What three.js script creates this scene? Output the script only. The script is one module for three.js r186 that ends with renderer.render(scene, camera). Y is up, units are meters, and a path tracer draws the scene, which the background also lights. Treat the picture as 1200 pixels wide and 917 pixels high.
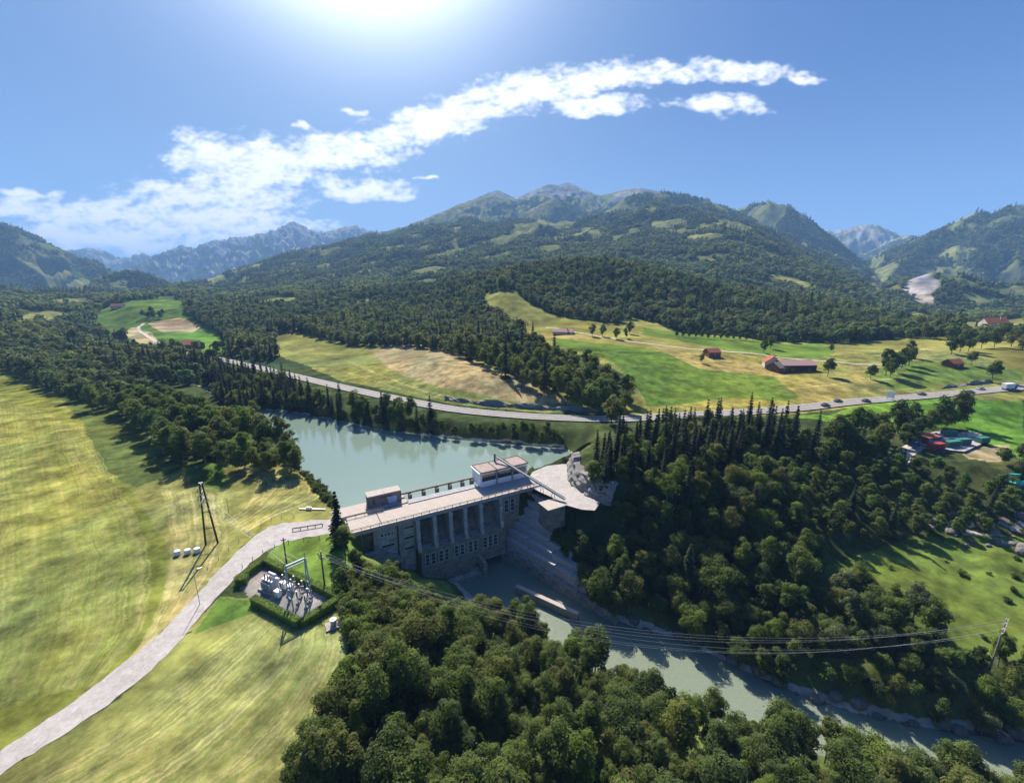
import * as THREE from 'three';
import { mergeGeometries } from 'three/addons/utils/BufferGeometryUtils.js';
import { createNoise2D } from 'simplex-noise';

// ---------------------------------------------------------------- camera, sky, sun, exposure
const FPX = 500, PITCH = Math.atan(120 / FPX), EYE = 64;           // focal length in photo pixels (1200 x 917)
const camera = new THREE.PerspectiveCamera(2 * Math.atan(458.5 / FPX) * 180 / Math.PI, 1200 / 917, 1, 30000);
camera.position.set(0, EYE, 0);
camera.rotation.set(-PITCH, 0, 0);
const scene = new THREE.Scene();
const renderer = new THREE.WebGLRenderer({ antialias: true });
renderer.toneMapping = THREE.LinearToneMapping;
renderer.toneMappingExposure = 2.85;
renderer.shadowMap.enabled = true;

const rad = Math.PI / 180, SUN_EL = 43 * rad, SUN_AZ = -17 * rad;
const sunDir = new THREE.Vector3(Math.sin(SUN_AZ) * Math.cos(SUN_EL), Math.sin(SUN_EL), -Math.cos(SUN_AZ) * Math.cos(SUN_EL));
const sun = new THREE.DirectionalLight(new THREE.Color(1, 0.90, 0.78), 3.9);
sun.position.copy(sunDir).multiplyScalar(900); sun.target.position.set(0, 0, -150);
sun.position.add(sun.target.position); sun.name = 'sun';
sun.castShadow = true; sun.shadow.mapSize.set(4096, 4096);
Object.assign(sun.shadow.camera, { left: -400, right: 400, top: 400, bottom: -400, near: 10, far: 2500 });
scene.add(sun, sun.target);
scene.fog = new THREE.FogExp2(new THREE.Color(0.30, 0.57, 1.0), 0.00012);

function mulberry(a) { return () => { a |= 0; a = a + 0x6D2B79F5 | 0; let t = Math.imul(a ^ a >>> 15, 1 | a); t = t + Math.imul(t ^ t >>> 7, 61 | t) ^ t; return ((t ^ t >>> 14) >>> 0) / 4294967296; }; }
const rnd = mulberry(7), noise = createNoise2D(mulberry(11));
const clamp = (x, a = 0, b = 1) => Math.min(b, Math.max(a, x)), lerp = (a, b, t) => a + (b - a) * t;
const sst = (a, b, x) => { const t = clamp((x - a) / (b - a)); return t * t * (3 - 2 * t); };
function fbm(x, y, o = 4) { let s = 0, a = 0.5; for (let i = 0; i < o; i++) { s += a * noise(x, y); x = x * 2.03 + 17.1; y = y * 2.03 - 9.7; a *= 0.5; } return s; }
// photo pixel <-> direction
const SP = Math.sin(PITCH), CP = Math.cos(PITCH);
function ray(px, py) { const u = (px - 600) / FPX, v = (458.5 - py) / FPX; return [u, v * CP - SP, CP + v * SP]; }   // x, y, depth
function toPixel(x, y, z) { y -= EYE; const d = -z, cz = d * CP - y * SP, cy = y * CP + d * SP; return [600 + FPX * x / cz, 458.5 - FPX * cy / cz, cz]; }

// the sky: air, a veil of brightness round the sun, one band of cloud
const SUN_CLOUD = [ // place (as seen from here), half sizes, turn
  [300, 195, 105, 40, -.1], [235, 178, 45, 26, 0], [250, 228, 120, 24, 0], [130, 250, 120, 22, 0], [35, 243, 60, 16, 0], [400, 178, 100, 28, -.12], [425, 222, 68, 14, .02],
  [520, 140, 115, 26, -.27], [620, 108, 110, 26, -.14], [700, 92, 80, 20, -.1], [785, 84, 80, 15, 0], [880, 84, 70, 12, .05], [940, 92, 28, 6, .1], [845, 123, 60, 13, .02], [690, 122, 70, 15, 0],
  [110, 278, 160, 22, 0], [250, 262, 140, 22, 0], [20, 228, 50, 6, 0], [410, 133, 18, 6, 0], [355, 148, 12, 5, 0], [500, 208, 12, 3, 0],
];
{
  const W = 4096, H = 2048, data = new Float32Array(W * H * 4);
  const zen = [0.0, 0.024, 0.135], hor = [0.12, 0.225, 0.385];
  const GL = [0.56, 0.52, 0.46], GH = [0.06, 0.14, 0.165], c = [0, 0, 0];
  for (let row = 0; row < H; row++) {
    if (row < H / 2 - 8) { for (let col = 0; col < W; col++) { const o = (row * W + col) * 4; data[o] = .13; data[o + 1] = .16; data[o + 2] = .16; data[o + 3] = 1; } continue; }
    const up = ((row + 0.5) / H - 0.5) * Math.PI, y = Math.sin(up), cu = Math.cos(up), el = Math.max(0, y);
    const k = Math.pow(1 - el, 4.2);
    for (let col = 0; col < W; col++) {
      const az = ((col + 0.5) / W - 0.5) * 2 * Math.PI, x = Math.cos(az) * cu, z = Math.sin(az) * cu;
      const cs = x * sunDir.x + y * sunDir.y + z * sunDir.z, ang = Math.acos(clamp(cs, -1, 1));
      const g1 = Math.exp(-ang * ang / 0.034), g2 = Math.exp(-ang / 0.2), g3 = Math.exp(-ang / 0.42);
      const o = (row * W + col) * 4;
      c[0] = lerp(zen[0], hor[0], k); c[1] = lerp(zen[1], hor[1], k); c[2] = lerp(zen[2], hor[2], k);
            for (let i = 0; i < 3; i++) c[i] += g1 * 2.2 + g2 * GL[i] + g3 * GH[i] + k * .17 * Math.exp(-ang / .5);
      if (row > H / 2 && z < -0.2) {
        const d = -z, cz = d * CP - y * SP, cy = y * CP + d * SP;
        if (cz > 0.2) {
          const px = 600 + FPX * x / cz, py = 458.5 - FPX * cy / cz;
          if (px > -300 && px < 1100 && py > -60 && py < 330) {
            const wx = px + 14 * fbm(px / 60, py / 40, 3), wy = py + 9 * fbm(px / 60 + 30, py / 40, 3);
            let m = 0;
            for (const [bx, by, rx, ry, t] of SUN_CLOUD) {
              const dx = wx - bx, dy = wy - by; if (Math.abs(dx) > rx * 1.7 + 20 || Math.abs(dy) > ry * 1.8 + rx * Math.abs(t) * 1.6 + 20) continue;
              const ct = Math.cos(t), st = Math.sin(t), ex = (dx * ct + dy * st) / rx, ey = (-dx * st + dy * ct) / ry;
              m = Math.max(m, 1 - (ex * ex + ey * ey) * 0.62) ;
            }
            if (m > 0.04) {
              const n = fbm(px / 52 + .12 * py / 24, py / 24, 6), n2 = fbm(px / 13 + 80, py / 7, 5);
              const den = m * 1.25 - 0.32 + n * 0.66 + n2 * 0.36;
              const a = sst(0, 1.1, den) * 0.98 * sst(335, 300, py);
              const shade = 1 - 0.16 * sst(0.3, 0.9, den + 0.5 * fbm(px / 30 + 9, py / 16 - 5, 4));
              const near = 0.56 + 0.2 * Math.exp(-ang / 0.3);
              const cl = [0.98 * near * shade, 0.99 * near * shade, 1.0 * near * lerp(shade, 1, .35)];
              for (let i = 0; i < 3; i++) c[i] = lerp(c[i], Math.max(c[i] * 1.02, cl[i]), a);
            }
          }
        }
      }
      data[o] = c[0]; data[o + 1] = c[1]; data[o + 2] = c[2]; data[o + 3] = 1;
    }
  }
  const t = new THREE.DataTexture(data, W, H, THREE.RGBAFormat, THREE.FloatType);
  t.mapping = THREE.EquirectangularReflectionMapping; t.magFilter = t.minFilter = THREE.LinearFilter; t.needsUpdate = true;
  scene.background = t; scene.environment = t;
}

// ---------------------------------------------------------------- the lie of the land (heights in metres, the mown plain at 0)
const atan2 = Math.atan2, hyp = Math.hypot;
// A knot on a curve: [photo x, photo y, how far away] or, with the height known, [photo x, photo y, null, height]
function knot([px, py, r, h]) {
  const [u, dy, d] = ray(px, py), hd = hyp(u, d), sl = dy / hd;
  if (r == null) r = (h - EYE) / sl; else h = EYE + r * sl;
  return { a: atan2(u, d), r, h, x: u / hd * r, z: -d / hd * r };
}
const curve = (list) => list.map(knot).sort((p, q) => p.a - q.a);
function along(c, a) {   // Catmull-Rom in azimuth
  if (a <= c[0].a) return [c[0].r, c[0].h];
  const n = c.length; if (a >= c[n - 1].a) return [c[n - 1].r, c[n - 1].h];
  let i = 0; while (c[i + 1].a < a) i++;
  const p1 = c[i], p2 = c[i + 1], p0 = c[Math.max(0, i - 1)], p3 = c[Math.min(n - 1, i + 2)], w = p2.a - p1.a, t = (a - p1.a) / w;
  const f = (k) => {
    const m1 = i > 0 ? (p2[k] - p0[k]) / (p2.a - p0.a) * w : p2[k] - p1[k], m2 = i + 2 < n ? (p3[k] - p1[k]) / (p3.a - p1.a) * w : p2[k] - p1[k], t2 = t * t, t3 = t2 * t;
    return (2 * t3 - 3 * t2 + 1) * p1[k] + (t3 - 2 * t2 + t) * m1 + (3 * t2 - 2 * t3) * p2[k] + (t3 - t2) * m2;
  };
  return [f('r'), f('h')];
}
const N = null;
const RISE = [
  curve([[-150, 424, N, 0], [0, 424, N, 0], [60, 420, N, 0], [110, 412, N, 0], [170, 413, N, 0], [250, 424, N, 2], [330, 441, N, 3], [400, 456, N, 4], [530, 482, N, 4], [650, 492, N, 4], [720, 493, N, 4], [800, 489, N, 4], [920, 483, N, 5], [1000, 475, N, 5], [1100, 467, N, 6], [1200, 458, N, 8], [1350, 450, N, 10]]),
  curve([[-150, 390, 850], [0, 385, 850], [60, 388, 880], [110, 385, 950], [180, 380, 880], [250, 395, 680], [330, 402, 520], [400, 410, 440], [450, 405, 420], [530, 425, N, 14], [600, 442, N, 12], [680, 458, N, 9], [720, 460, N, 8], [800, 442, N, 9], [920, 442, N, 9], [1000, 447, N, 9], [1100, 442, N, 10], [1200, 432, N, 13], [1350, 430, N, 13]]),
  curve([[-150, 362, 1100], [0, 362, 1100], [100, 362, 1150], [150, 352, 1150], [200, 352, 1120], [250, 374, 820], [330, 385, 620], [400, 390, 560], [450, 385, 530], [530, 395, 480], [590, 390, 445], [650, 388, 430], [720, 395, 400], [800, 400, 400], [860, 405, 400], [920, 418, N, 13], [1000, 418, N, 14], [1100, 415, N, 17], [1200, 408, N, 21], [1350, 405, N, 21]]),
  curve([[-150, 352, 1500], [0, 350, 1500], [100, 352, 1400], [200, 347, 1400], [250, 355, 1080], [330, 367, 800], [400, 372, 720], [450, 367, 700], [530, 362, 640], [590, 343, 600], [650, 360, 560], [700, 372, 530], [760, 380, 500], [800, 386, 500], [860, 390, 500], [920, 397, 500], [1000, 398, 520], [1100, 394, 560], [1200, 390, 620], [1350, 388, 650]]),
  curve([[-150, 346, 2000], [0, 346, 2000], [100, 346, 1800], [200, 344, 1700], [250, 347, 1400], [330, 348, 1050], [400, 346, 950], [450, 343, 900], [530, 332, 850], [590, 322, 800], [650, 312, 780], [700, 310, 760], [760, 319, 740], [800, 330, 720], [860, 348, 700], [920, 358, 700], [1000, 370, 720], [1060, 380, 750], [1100, 382, 800], [1200, 378, 900], [1350, 370, 950]]),
  curve([[-150, 345, 2600], [0, 345, 2600], [100, 345, 2400], [200, 343, 2200], [250, 343, 1800], [330, 340, 1400], [400, 337, 1300], [450, 334, 1250], [530, 326, 1150], [590, 322, 1100], [650, 320, 1050], [700, 320, 1050], [760, 324, 1050], [800, 330, 1050], [860, 340, 1000], [920, 350, 1000], [1000, 360, 1000], [1060, 371, 1050], [1100, 374, 1100], [1200, 370, 1300], [1350, 362, 1400]]),
  curve([[-150, 341, 3500], [0, 341, 3500], [100, 341, 3200], [200, 339, 3000], [250, 336, 2500], [330, 319, 2000], [400, 312, 1900], [450, 304, 1800], [530, 295, 1700], [590, 290, 1650], [650, 290, 1600], [700, 287, 1600], [760, 281, 1600], [800, 281, 1550], [860, 287, 1500], [920, 302, 1500], [1000, 336, 1400], [1060, 363, 1500], [1100, 365, 1700], [1200, 355, 1900], [1350, 348, 2000]]),
  curve([[-150, 337, 8000], [0, 337, 8000], [200, 337, 7000], [250, 335, 4500], [330, 304, 3000], [400, 289, 2900], [450, 279, 2900], [530, 266, 2900], [590, 265, 2800], [650, 264, 2600], [700, 262, 2500], [760, 250, 2400], [800, 248, 2400], [860, 260, 2300], [920, 290, 2200], [1000, 339, 2500], [1060, 347, 3500], [1100, 346, 4000], [1200, 342, 4500], [1350, 341, 5000]]),
];
const RIDGES = [ // crest line, how steep its flanks are, how rough
  [0.50, .8, [[430, 274, 3700], [470, 266, 3750], [500, 255, 3800], [540, 238, 3850], [560, 231, 3900], [575, 224, 4000], [583, 222, 4000], [592, 227, 4050], [612, 235, 4200], [622, 227, 4150], [632, 219, 4100], [643, 215, 4100], [655, 216, 4100], [665, 213, 4100], [672, 216, 4100], [682, 223, 4100], [697, 229, 4100], [715, 226, 4000], [735, 221, 3950], [752, 219, 3900], [790, 226, 3900]]],
  [0.62, .7, [[585, 268, 3000], [600, 258, 3100], [625, 243, 3250], [650, 231, 3350], [672, 247, 3250], [692, 266, 3100]]],
  [0.55, .8, [[690, 268, 2900], [720, 245, 2850], [745, 228, 2800], [762, 226, 2800], [780, 225, 2780], [805, 229, 2750], [830, 235, 2700], [860, 250, 2600], [890, 267, 2350], [930, 290, 2000], [980, 316, 1700], [1010, 331, 1500], [1060, 361, 1200], [1100, 380, 1020]]],
  [0.9, .5, [[850, 250, 3500], [868, 243, 3400], [885, 239, 3300], [905, 236, 3200], [925, 240, 3150], [938, 249, 3100], [950, 264, 3100], [962, 284, 3000], [975, 303, 2900], [992, 324, 2700]]],
  [0.6, 1.3, [[930, 280, 6400], [965, 270, 6300], [985, 268, 6200], [1000, 265, 6200], [1012, 261, 6200], [1022, 261, 6200], [1032, 265, 6200], [1044, 272, 6100], [1051, 279, 6000], [1060, 277, 5300], [1072, 275, 5200], [1088, 276, 5200], [1110, 290, 5000]]],
  [0.6, 1, [[1030, 336, 2300], [1045, 318, 2500], [1065, 299, 2800], [1090, 284, 3000], [1110, 270, 3100], [1128, 260, 3200], [1143, 249, 3200], [1150, 248, 3200], [1162, 252, 3200], [1180, 245, 3200], [1190, 240, 3200], [1205, 240, 3200], [1240, 236, 3200], [1330, 232, 3200]]],
  [0.45, .6, [[1060, 345, 1500], [1075, 325, 1550], [1095, 318, 1600], [1120, 322, 1700], [1150, 332, 1700], [1180, 335, 1700], [1240, 330, 1700]]],
  [0.62, 1, [[-120, 275, 3500], [-40, 262, 3600], [-8, 261, 3600], [5, 262, 3600], [15, 266, 3600], [27, 277, 3550], [40, 292, 3500], [50, 303, 3450], [62, 312, 3400], [78, 322, 3300], [100, 335, 3000]]],
  [0.55, 1.4, [[30, 302, 8600], [48, 295, 8600], [62, 293, 8600], [82, 292, 8600], [97, 291, 8600], [107, 290, 8600], [118, 292, 8600], [128, 298, 8500], [138, 302, 8500], [143, 299, 8400], [150, 301, 8300], [158, 299, 8300], [166, 295, 8300], [174, 301, 8200], [186, 308, 8200]]],
  [0.55, 1.4, [[165, 316, 6900], [180, 305, 6900], [195, 294, 6900], [205, 289, 6800], [214, 286, 6800], [222, 289, 6800], [228, 291, 6800], [240, 284, 6700], [253, 279, 6700], [263, 280, 6700], [272, 276, 6700], [283, 277, 6700], [298, 273, 6700], [312, 272, 6700], [325, 268, 6700], [335, 263, 6700], [344, 258, 6700], [354, 263, 6700], [362, 266, 6700], [378, 270, 6700], [395, 268, 6700], [407, 264, 6600], [416, 262, 6600], [426, 267, 6600], [440, 271, 6600], [470, 278, 6500]]],
  [0.4, .8, [[85, 340, 2500], [105, 334, 2450], [125, 328, 2400], [145, 319, 2400], [155, 318, 2400], [168, 322, 2400], [183, 332, 2400], [200, 341, 2400]]],
  [0.4, .8, [[240, 330, 2300], [280, 315, 2400], [330, 300, 2500], [380, 290, 2650], [430, 278, 2900], [480, 270, 3300]]],
].map(([slope, rough, list]) => { const c = list.map(knot); return { slope, rough, c, lo: Math.min(...c.map((p) => p.r)) - 1900 }; });

function segDist(x, z, ax, az, bx, bz) { const dx = bx - ax, dz = bz - az, t = clamp(((x - ax) * dx + (z - az) * dz) / (dx * dx + dz * dz)); return [hyp(x - ax - t * dx, z - az - t * dz), t]; }
function lineDist(line, x, z) { let best = 1e9, h = 0; for (let i = 0; i + 1 < line.length; i++) { const a = line[i], b = line[i + 1], [d, t] = segDist(x, z, a[0], a[1], b[0], b[1]); if (d < best) { best = d; h = lerp(a[2] ?? 0, b[2] ?? 0, t); } } return [best, h]; }
function inside(poly, x, z) { let c = false; for (let i = 0, j = poly.length - 1; i < poly.length; j = i++) { const [xi, zi] = poly[i], [xj, zj] = poly[j]; if ((zi > z) !== (zj > z) && x < (xj - xi) * (z - zi) / (zj - zi) + xi) c = !c; } return c; }
const boxOf = (poly) => [Math.min(...poly.map((p) => p[0])), Math.max(...poly.map((p) => p[0])), Math.min(...poly.map((p) => p[1])), Math.max(...poly.map((p) => p[1]))];

const LAKE = [[-560, -560], [-420, -462], [-300, -362], [-225, -298], [-164, -241], [-114, -224], [-66.5, -198], [-23, -183], [22, -172.6], [25, -166], [19, -158.5], [9, -151], [3.8, -141], [-47, -112.5], [-52, -119], [-58.3, -126.7], [-66.5, -136], [-81.6, -152], [-108, -189], [-140, -222], [-200, -277], [-275, -337], [-395, -437], [-540, -532]];
const LAKE_BOX = boxOf(LAKE), LAKE_RING = [...LAKE, LAKE[0]];
const RB = [[-4, -127, -23], [-2.8, -124.5, -23], [12.7, -110, -23], [27.6, -97.2, -23], [43.5, -90.9, -23], [58.2, -78.8, -23], [72, -71.8, -23], [86.6, -68.2, -23], [101, -65.7, -23], [140, -58, -23], [240, -48, -23]];
const R1 = [[2, -128, -17], [4, -126, -17], [17, -112, -18], [33, -100, -20], [48, -95, -20], [62, -85, -19], [76, -79, -17], [90, -76, -16], [104, -75, -15], [140, -70, -14], [240, -64, -13]];
const R2 = [[5, -130, -8], [9, -128, -9], [24, -117, -12], [42, -109, -13], [60, -105, -13], [80, -105, -12], [100, -112, -12], [125, -121, -11], [150, -119, -10], [240, -112, -9]];
const R3 = [[8, -132, 0], [14, -130, 0], [28, -125, 1], [45, -123, 3], [65, -126, 3], [90, -136, 3], [115, -149, 3], [140, -153, 2], [165, -151, 2], [240, -145, 2]];
const LB = [[-24, -114, -22.5], [-19, -115.5, -23], [-14.5, -110, -23], [-9.5, -104, -23], [-3, -96, -23], [8, -88, -23], [15, -83.5, -23], [33, -75, -23], [47, -69, -23], [64, -61.5, -23], [83, -56.5, -23], [100, -54, -23], [140, -46, -23], [240, -30, -23]];
const L1 = [[-42.6, -104.4, -7], [-39, -102.5, -7.5], [-34, -102.5, -9.5], [-28, -100, -11.5], [-22, -92, -11.5], [-15, -80, -12], [-9, -66, -12], [0, -55, -12], [20, -42, -12], [45, -34, -12], [80, -28, -12], [140, -20, -12], [240, -8, -12]];
const L2 = [[-44.6, -103.6, -.2], [-42.6, -99, -.6], [-40.5, -95, -.6], [-37, -88, -.5], [-32.5, -78, -.4], [-30.2, -68, -.3], [-28, -60, -.2], [-28.5, -53, -.2], [-30.5, -43, -.2], [-33, -25, -.2], [-36, 20, -.2], [-36, 60, -.2]];
const BANDS = [[LB, L1], [L1, L2], [RB, R1], [R1, R2], [R2, R3]].map(([a, b]) => { const poly = [...a, ...[...b].reverse()]; return { a, b, poly, box: boxOf(poly) }; });
const CHANNEL = [[-24, -114], [-30, -122], [-6, -132], ...RB, ...[...LB].reverse()];
const flat = (px, py, y = 0) => { const [u, dy, d] = ray(px, py), t = (y - EYE) / dy; return [u * t, -d * t]; };
const CLIFF = [[640, 538], [664, 543], [664, 553], [669, 568], [690, 582], [716, 592]].map(([a, b]) => flat(a, b));
const MOUND = [...CLIFF, [60, -127], [100, -145], [150, -158], [165, -185], [130, -205], [60, -200], [30, -180]];
const MOUND_RING = [...MOUND, MOUND[0]], MOUND_BOX = boxOf(MOUND);
const APRON = [[610, 568], [616, 556], [640, 543], [664, 541], [692, 541], [676, 549], [668, 556], [672, 568], [692, 580], [720, 590], [708, 606], [684, 600], [664, 595], [650, 588], [630, 580]].map(([a, b]) => flat(a, b)), APRON_BOX = boxOf(APRON);
let HIGHWAY = null;   // filled below: [x, z, height]

function baseHeight(x, z) {
  const r = hyp(x, z), a = atan2(x, -z);
  let h = 0;
  const [rA, hA] = along(RISE[0], a);
  if (r <= rA) h = hA * sst(rA - 70, rA, r) ;
  else {
    let k = 0, p = [rA, hA], q = along(RISE[1], a), before = null, after = null;
    while (k < RISE.length - 2 && r > q[0]) { before = p; p = q; k++; q = along(RISE[k + 1], a); }
    if (r > q[0]) { before = p; p = q; q = [Math.max(9800, p[0] + 500), 120]; k++; }
    after = k + 2 < RISE.length ? along(RISE[k + 2], a) : null;
    const w = q[0] - p[0], s = (q[1] - p[1]) / w, s0 = before ? (p[1] - before[1]) / (p[0] - before[0]) : s * .4, s2 = after ? (after[1] - q[1]) / (after[0] - q[0]) : 0;
    const hm = (m, n) => m * n > 0 ? 2 * m * n / (m + n) : 0, m0 = hm(s0, s) * w, m1 = hm(s, s2) * w, t = clamp((r - p[0]) / w), t2 = t * t, t3 = t2 * t;
    h = (2 * t3 - 3 * t2 + 1) * p[1] + (t3 - 2 * t2 + t) * m0 + (3 * t2 - 2 * t3) * q[1] + (t3 - t2) * m1;
  }
  h += fbm(x / 90, z / 90, 3) * sst(rA, rA + 300, r) * clamp(r / 260, 0, 4);
  if (r > 900) {
    const und = fbm(x / 420 + 5, z / 420, 4) * sst(900, 2200, r) * 46; h += und;
    for (const g of RIDGES) {
      if (r < g.lo) continue;
      let best = -1e9;
      const c = g.c;
      for (let i = 0; i + 1 < c.length; i++) {
        const p = c[i], q = c[i + 1], [d, t] = segDist(x, z, p.x, p.z, q.x, q.z);
        if (d > 3600) continue;
        const v = lerp(p.h, q.h, t) - g.slope * d * (1 - 0.12 * sst(300, 2500, d));
        if (v > best) { best = v; g.d = d; }
      }
      if (best < h - 150) continue;
      const rough = g.rough * (Math.abs(fbm(x / 330, z / 330, 5)) * -165 + 26 + fbm(x / 80, z / 80, 3) * 16) * sst(10, 500, g.d) + (g.rough > 1 ? 14 - Math.abs(fbm(x / 130 + 8, z / 130 + 3, 4)) * 75 : 0) - (g.rough > 1 ? Math.abs(fbm(x / 90 + 3, z / 90, 3)) * 22 * g.rough : 0);
      best += rough;
      const k = 45, m = clamp(0.5 + 0.5 * (best - h) / k); h = lerp(h, best, m) + k * m * (1 - m) * 0.5;
    }
  }
  return h;
}
function height(x, z) {
  let h = baseHeight(x, z);
  const r = hyp(x, z);
  if (r < 700) {
    for (const b of BANDS) {
      const o = b.box; if (x < o[0] || x > o[1] || z < o[2] || z > o[3] || !inside(b.poly, x, z)) continue;
      const [da, ha] = lineDist(b.a, x, z), [db, hb] = lineDist(b.b, x, z), t = da / (da + db + 1e-6);
      h = lerp(ha, hb, t) + fbm(x / 9, z / 9, 3) * 1.1 * Math.min(1, Math.min(da, db) / 4); break;
    }
    if (z > -135 && x > -32 && inside(CHANNEL, x, z)) { const [d] = lineDist(RB, x, z), [e] = lineDist(LB, x, z); h = -23.2 - Math.min(2.2, Math.min(d, e) * .5) + fbm(x / 6, z / 6, 2) * .5; }
    const m = MOUND_BOX;
    if (x > m[0] && x < m[1] && z > m[2] && z < m[3] && inside(MOUND, x, z)) { const [d] = lineDist(MOUND_RING, x, z); h += 5.5 * sst(0, 6, d) - 3.5 * sst(14, 40, d) + fbm(x / 14, z / 14, 3) * 1.2; }
    const k = LAKE_BOX;
    if (x > k[0] - 30 && x < k[1] + 30 && z > k[2] - 30 && z < k[3] + 30) {
      const [d] = lineDist(LAKE_RING, x, z), dam = x > -53 && x < 14 && z > -150 && inside([[-50, -116], [-42, -100], [14, -128], [8, -146]], x, z);
      if (inside(LAKE, x, z)) h = -3 - Math.min(5, d * .7);
      else if (d < 22 && !dam) { const edge = -2.7 + .35 * fbm(x / 7, z / 7, 2) + Math.pow(d, 1.15) * .62; h = h > edge ? lerp(edge, h, sst(2, 22, d)) : h; }
    }
    { const dx = x + 40.6, dz = z + 104, s = dx * .874 - dz * .485, t = -dx * .485 - dz * .874; if (s > 1 && s < 50 && t > .9 && t < 11.5) h = Math.min(h, s < 16 ? -17 : -24.5); else if (s > -3 && s < 58 && t > -1 && t < 10.3) h = Math.min(h, -1.2); }
    if (x > APRON_BOX[0] && x < APRON_BOX[1] && z > APRON_BOX[2] && z < APRON_BOX[3] && inside(APRON, x, z) && !inside(LAKE, x, z)) h = Math.min(h, 0);
    const kn = hyp((x + 111) / 12, (z + 143) / 9); if (kn < 1) h += 2.6 * (1 - kn * kn) ** 2;      // the little knoll with the marker stone
  }
  if (HIGHWAY && r < 1100) {
    const [d, y] = lineDist(HIGHWAY, x, z);
    if (d < 26) h = lerp(y - .35, h, sst(6.5, 26, d));
  }
  return h;
}
function hit(px, py, lift = 0, f = height) {  // where that line of sight meets the land (raised by lift)
  const [u, dy, d] = ray(px, py), hd = hyp(u, d), sx = u / hd, sz = -d / hd, sl = dy / hd;
  let r0 = 14, r = 14;
  for (; r < 9600; r0 = r, r += Math.max(.5, r * .006)) if (f(sx * r, sz * r) + lift > EYE + sl * r) break;
  for (let i = 0; i < 12; i++) { const m = (r0 + r) / 2; if (f(sx * m, sz * m) + lift > EYE + sl * m) r = m; else r0 = m; }
  return [sx * r, sz * r];
}
const land = (list, lift = 0) => list.map(([a, b]) => hit(a, b, lift));
function smoothLine(pts, step) { const c = new THREE.CatmullRomCurve3(pts.map((p) => new THREE.Vector3(p[0], p[2] ?? 0, p[1])), false, 'centripetal'), n = Math.max(2, Math.ceil(c.getLength() / step)); return c.getSpacedPoints(n).map((v) => [v.x, v.z, v.y]); }
{
  const raw = [[60, 383], [100, 395], [130, 403], [170, 408], [215, 413], [255, 420], [330, 437], [400, 453], [470, 468], [530, 479], [590, 485], [650, 489], [720, 491], [790, 488], [850, 484], [920, 479], [1000, 471], [1100, 463], [1200, 453], [1330, 444]].map(([a, b]) => { const p = hit(a, b, 0, baseHeight); return [p[0], p[1], baseHeight(p[0], p[1])]; });
  HIGHWAY = smoothLine(raw, 14);
  for (let k = 0; k < 12; k++) for (let i = 1; i + 1 < HIGHWAY.length; i++) HIGHWAY[i][2] = (HIGHWAY[i - 1][2] + HIGHWAY[i + 1][2]) / 2 * .6 + HIGHWAY[i][2] * .4;
}

// ---------------------------------------------------------------- names and tags
const taken = new Map();
function numbered(name) { const n = taken.get(name) ?? 0; taken.set(name, n + 1); return n ? name + '_' + String(n).padStart(3, '0') : name; }
function tag(o, label, category, group, kind) { if (label) o.userData.label = label; if (category) o.userData.category = category; if (group) o.userData.group = group; if (kind) o.userData.kind = kind; return o; }
function shadows(o) { o.castShadow = o.receiveShadow = true; return o; }
function top(name, geo, mat, label, category, group, kind) { const m = shadows(new THREE.Mesh(geo, mat)); m.name = numbered(name); scene.add(m); return tag(m, label, category, group, kind); }
function thing(name, label, category, [x, y, z] = [0, 0, 0], turn = 0, group) { const o = new THREE.Group(); o.name = numbered(name); o.position.set(x, y, z); o.rotation.y = turn; scene.add(o); return tag(o, label, category, group); }
function part(parent, name, geo, mat, pos, rot) { const m = shadows(new THREE.Mesh(geo, mat)); m.name = name; if (pos) m.position.set(...pos); if (rot) m.rotation.set(...rot); parent.add(m); return m; }
const boxCache = new Map();
function box(w, h, d) { const k = [w, h, d].map((v) => v.toFixed(3)).join(); if (!boxCache.has(k)) boxCache.set(k, new THREE.BoxGeometry(w, h, d)); return boxCache.get(k); }
function beam(p, q, w, h = w) { const a = new THREE.Vector3(...p), b = new THREE.Vector3(...q), g = new THREE.BoxGeometry(w, h, a.distanceTo(b)); const m = new THREE.Matrix4().lookAt(a, b, new THREE.Vector3(0, 1, 0.001)); m.setPosition(a.add(b).multiplyScalar(.5)); return g.applyMatrix4(m); }
function rod(p, q, r0, r1 = r0, n = 7) { const a = new THREE.Vector3(...p), b = new THREE.Vector3(...q), L = a.distanceTo(b), g = new THREE.CylinderGeometry(r1, r0, L, n); g.applyQuaternion(new THREE.Quaternion().setFromUnitVectors(new THREE.Vector3(0, 1, 0), b.clone().sub(a).normalize())); const c = a.add(b).multiplyScalar(.5); return g.translate(c.x, c.y, c.z); }
const merge = (list) => mergeGeometries(list.map((g) => g.index ? g.toNonIndexed() : g));
const lin = (r, g, b) => new THREE.Color().setRGB(r, g, b);
const plainMat = (r, g, b, rough = .9, extra) => new THREE.MeshStandardMaterial({ color: lin(r, g, b), roughness: rough, ...extra });

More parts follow.
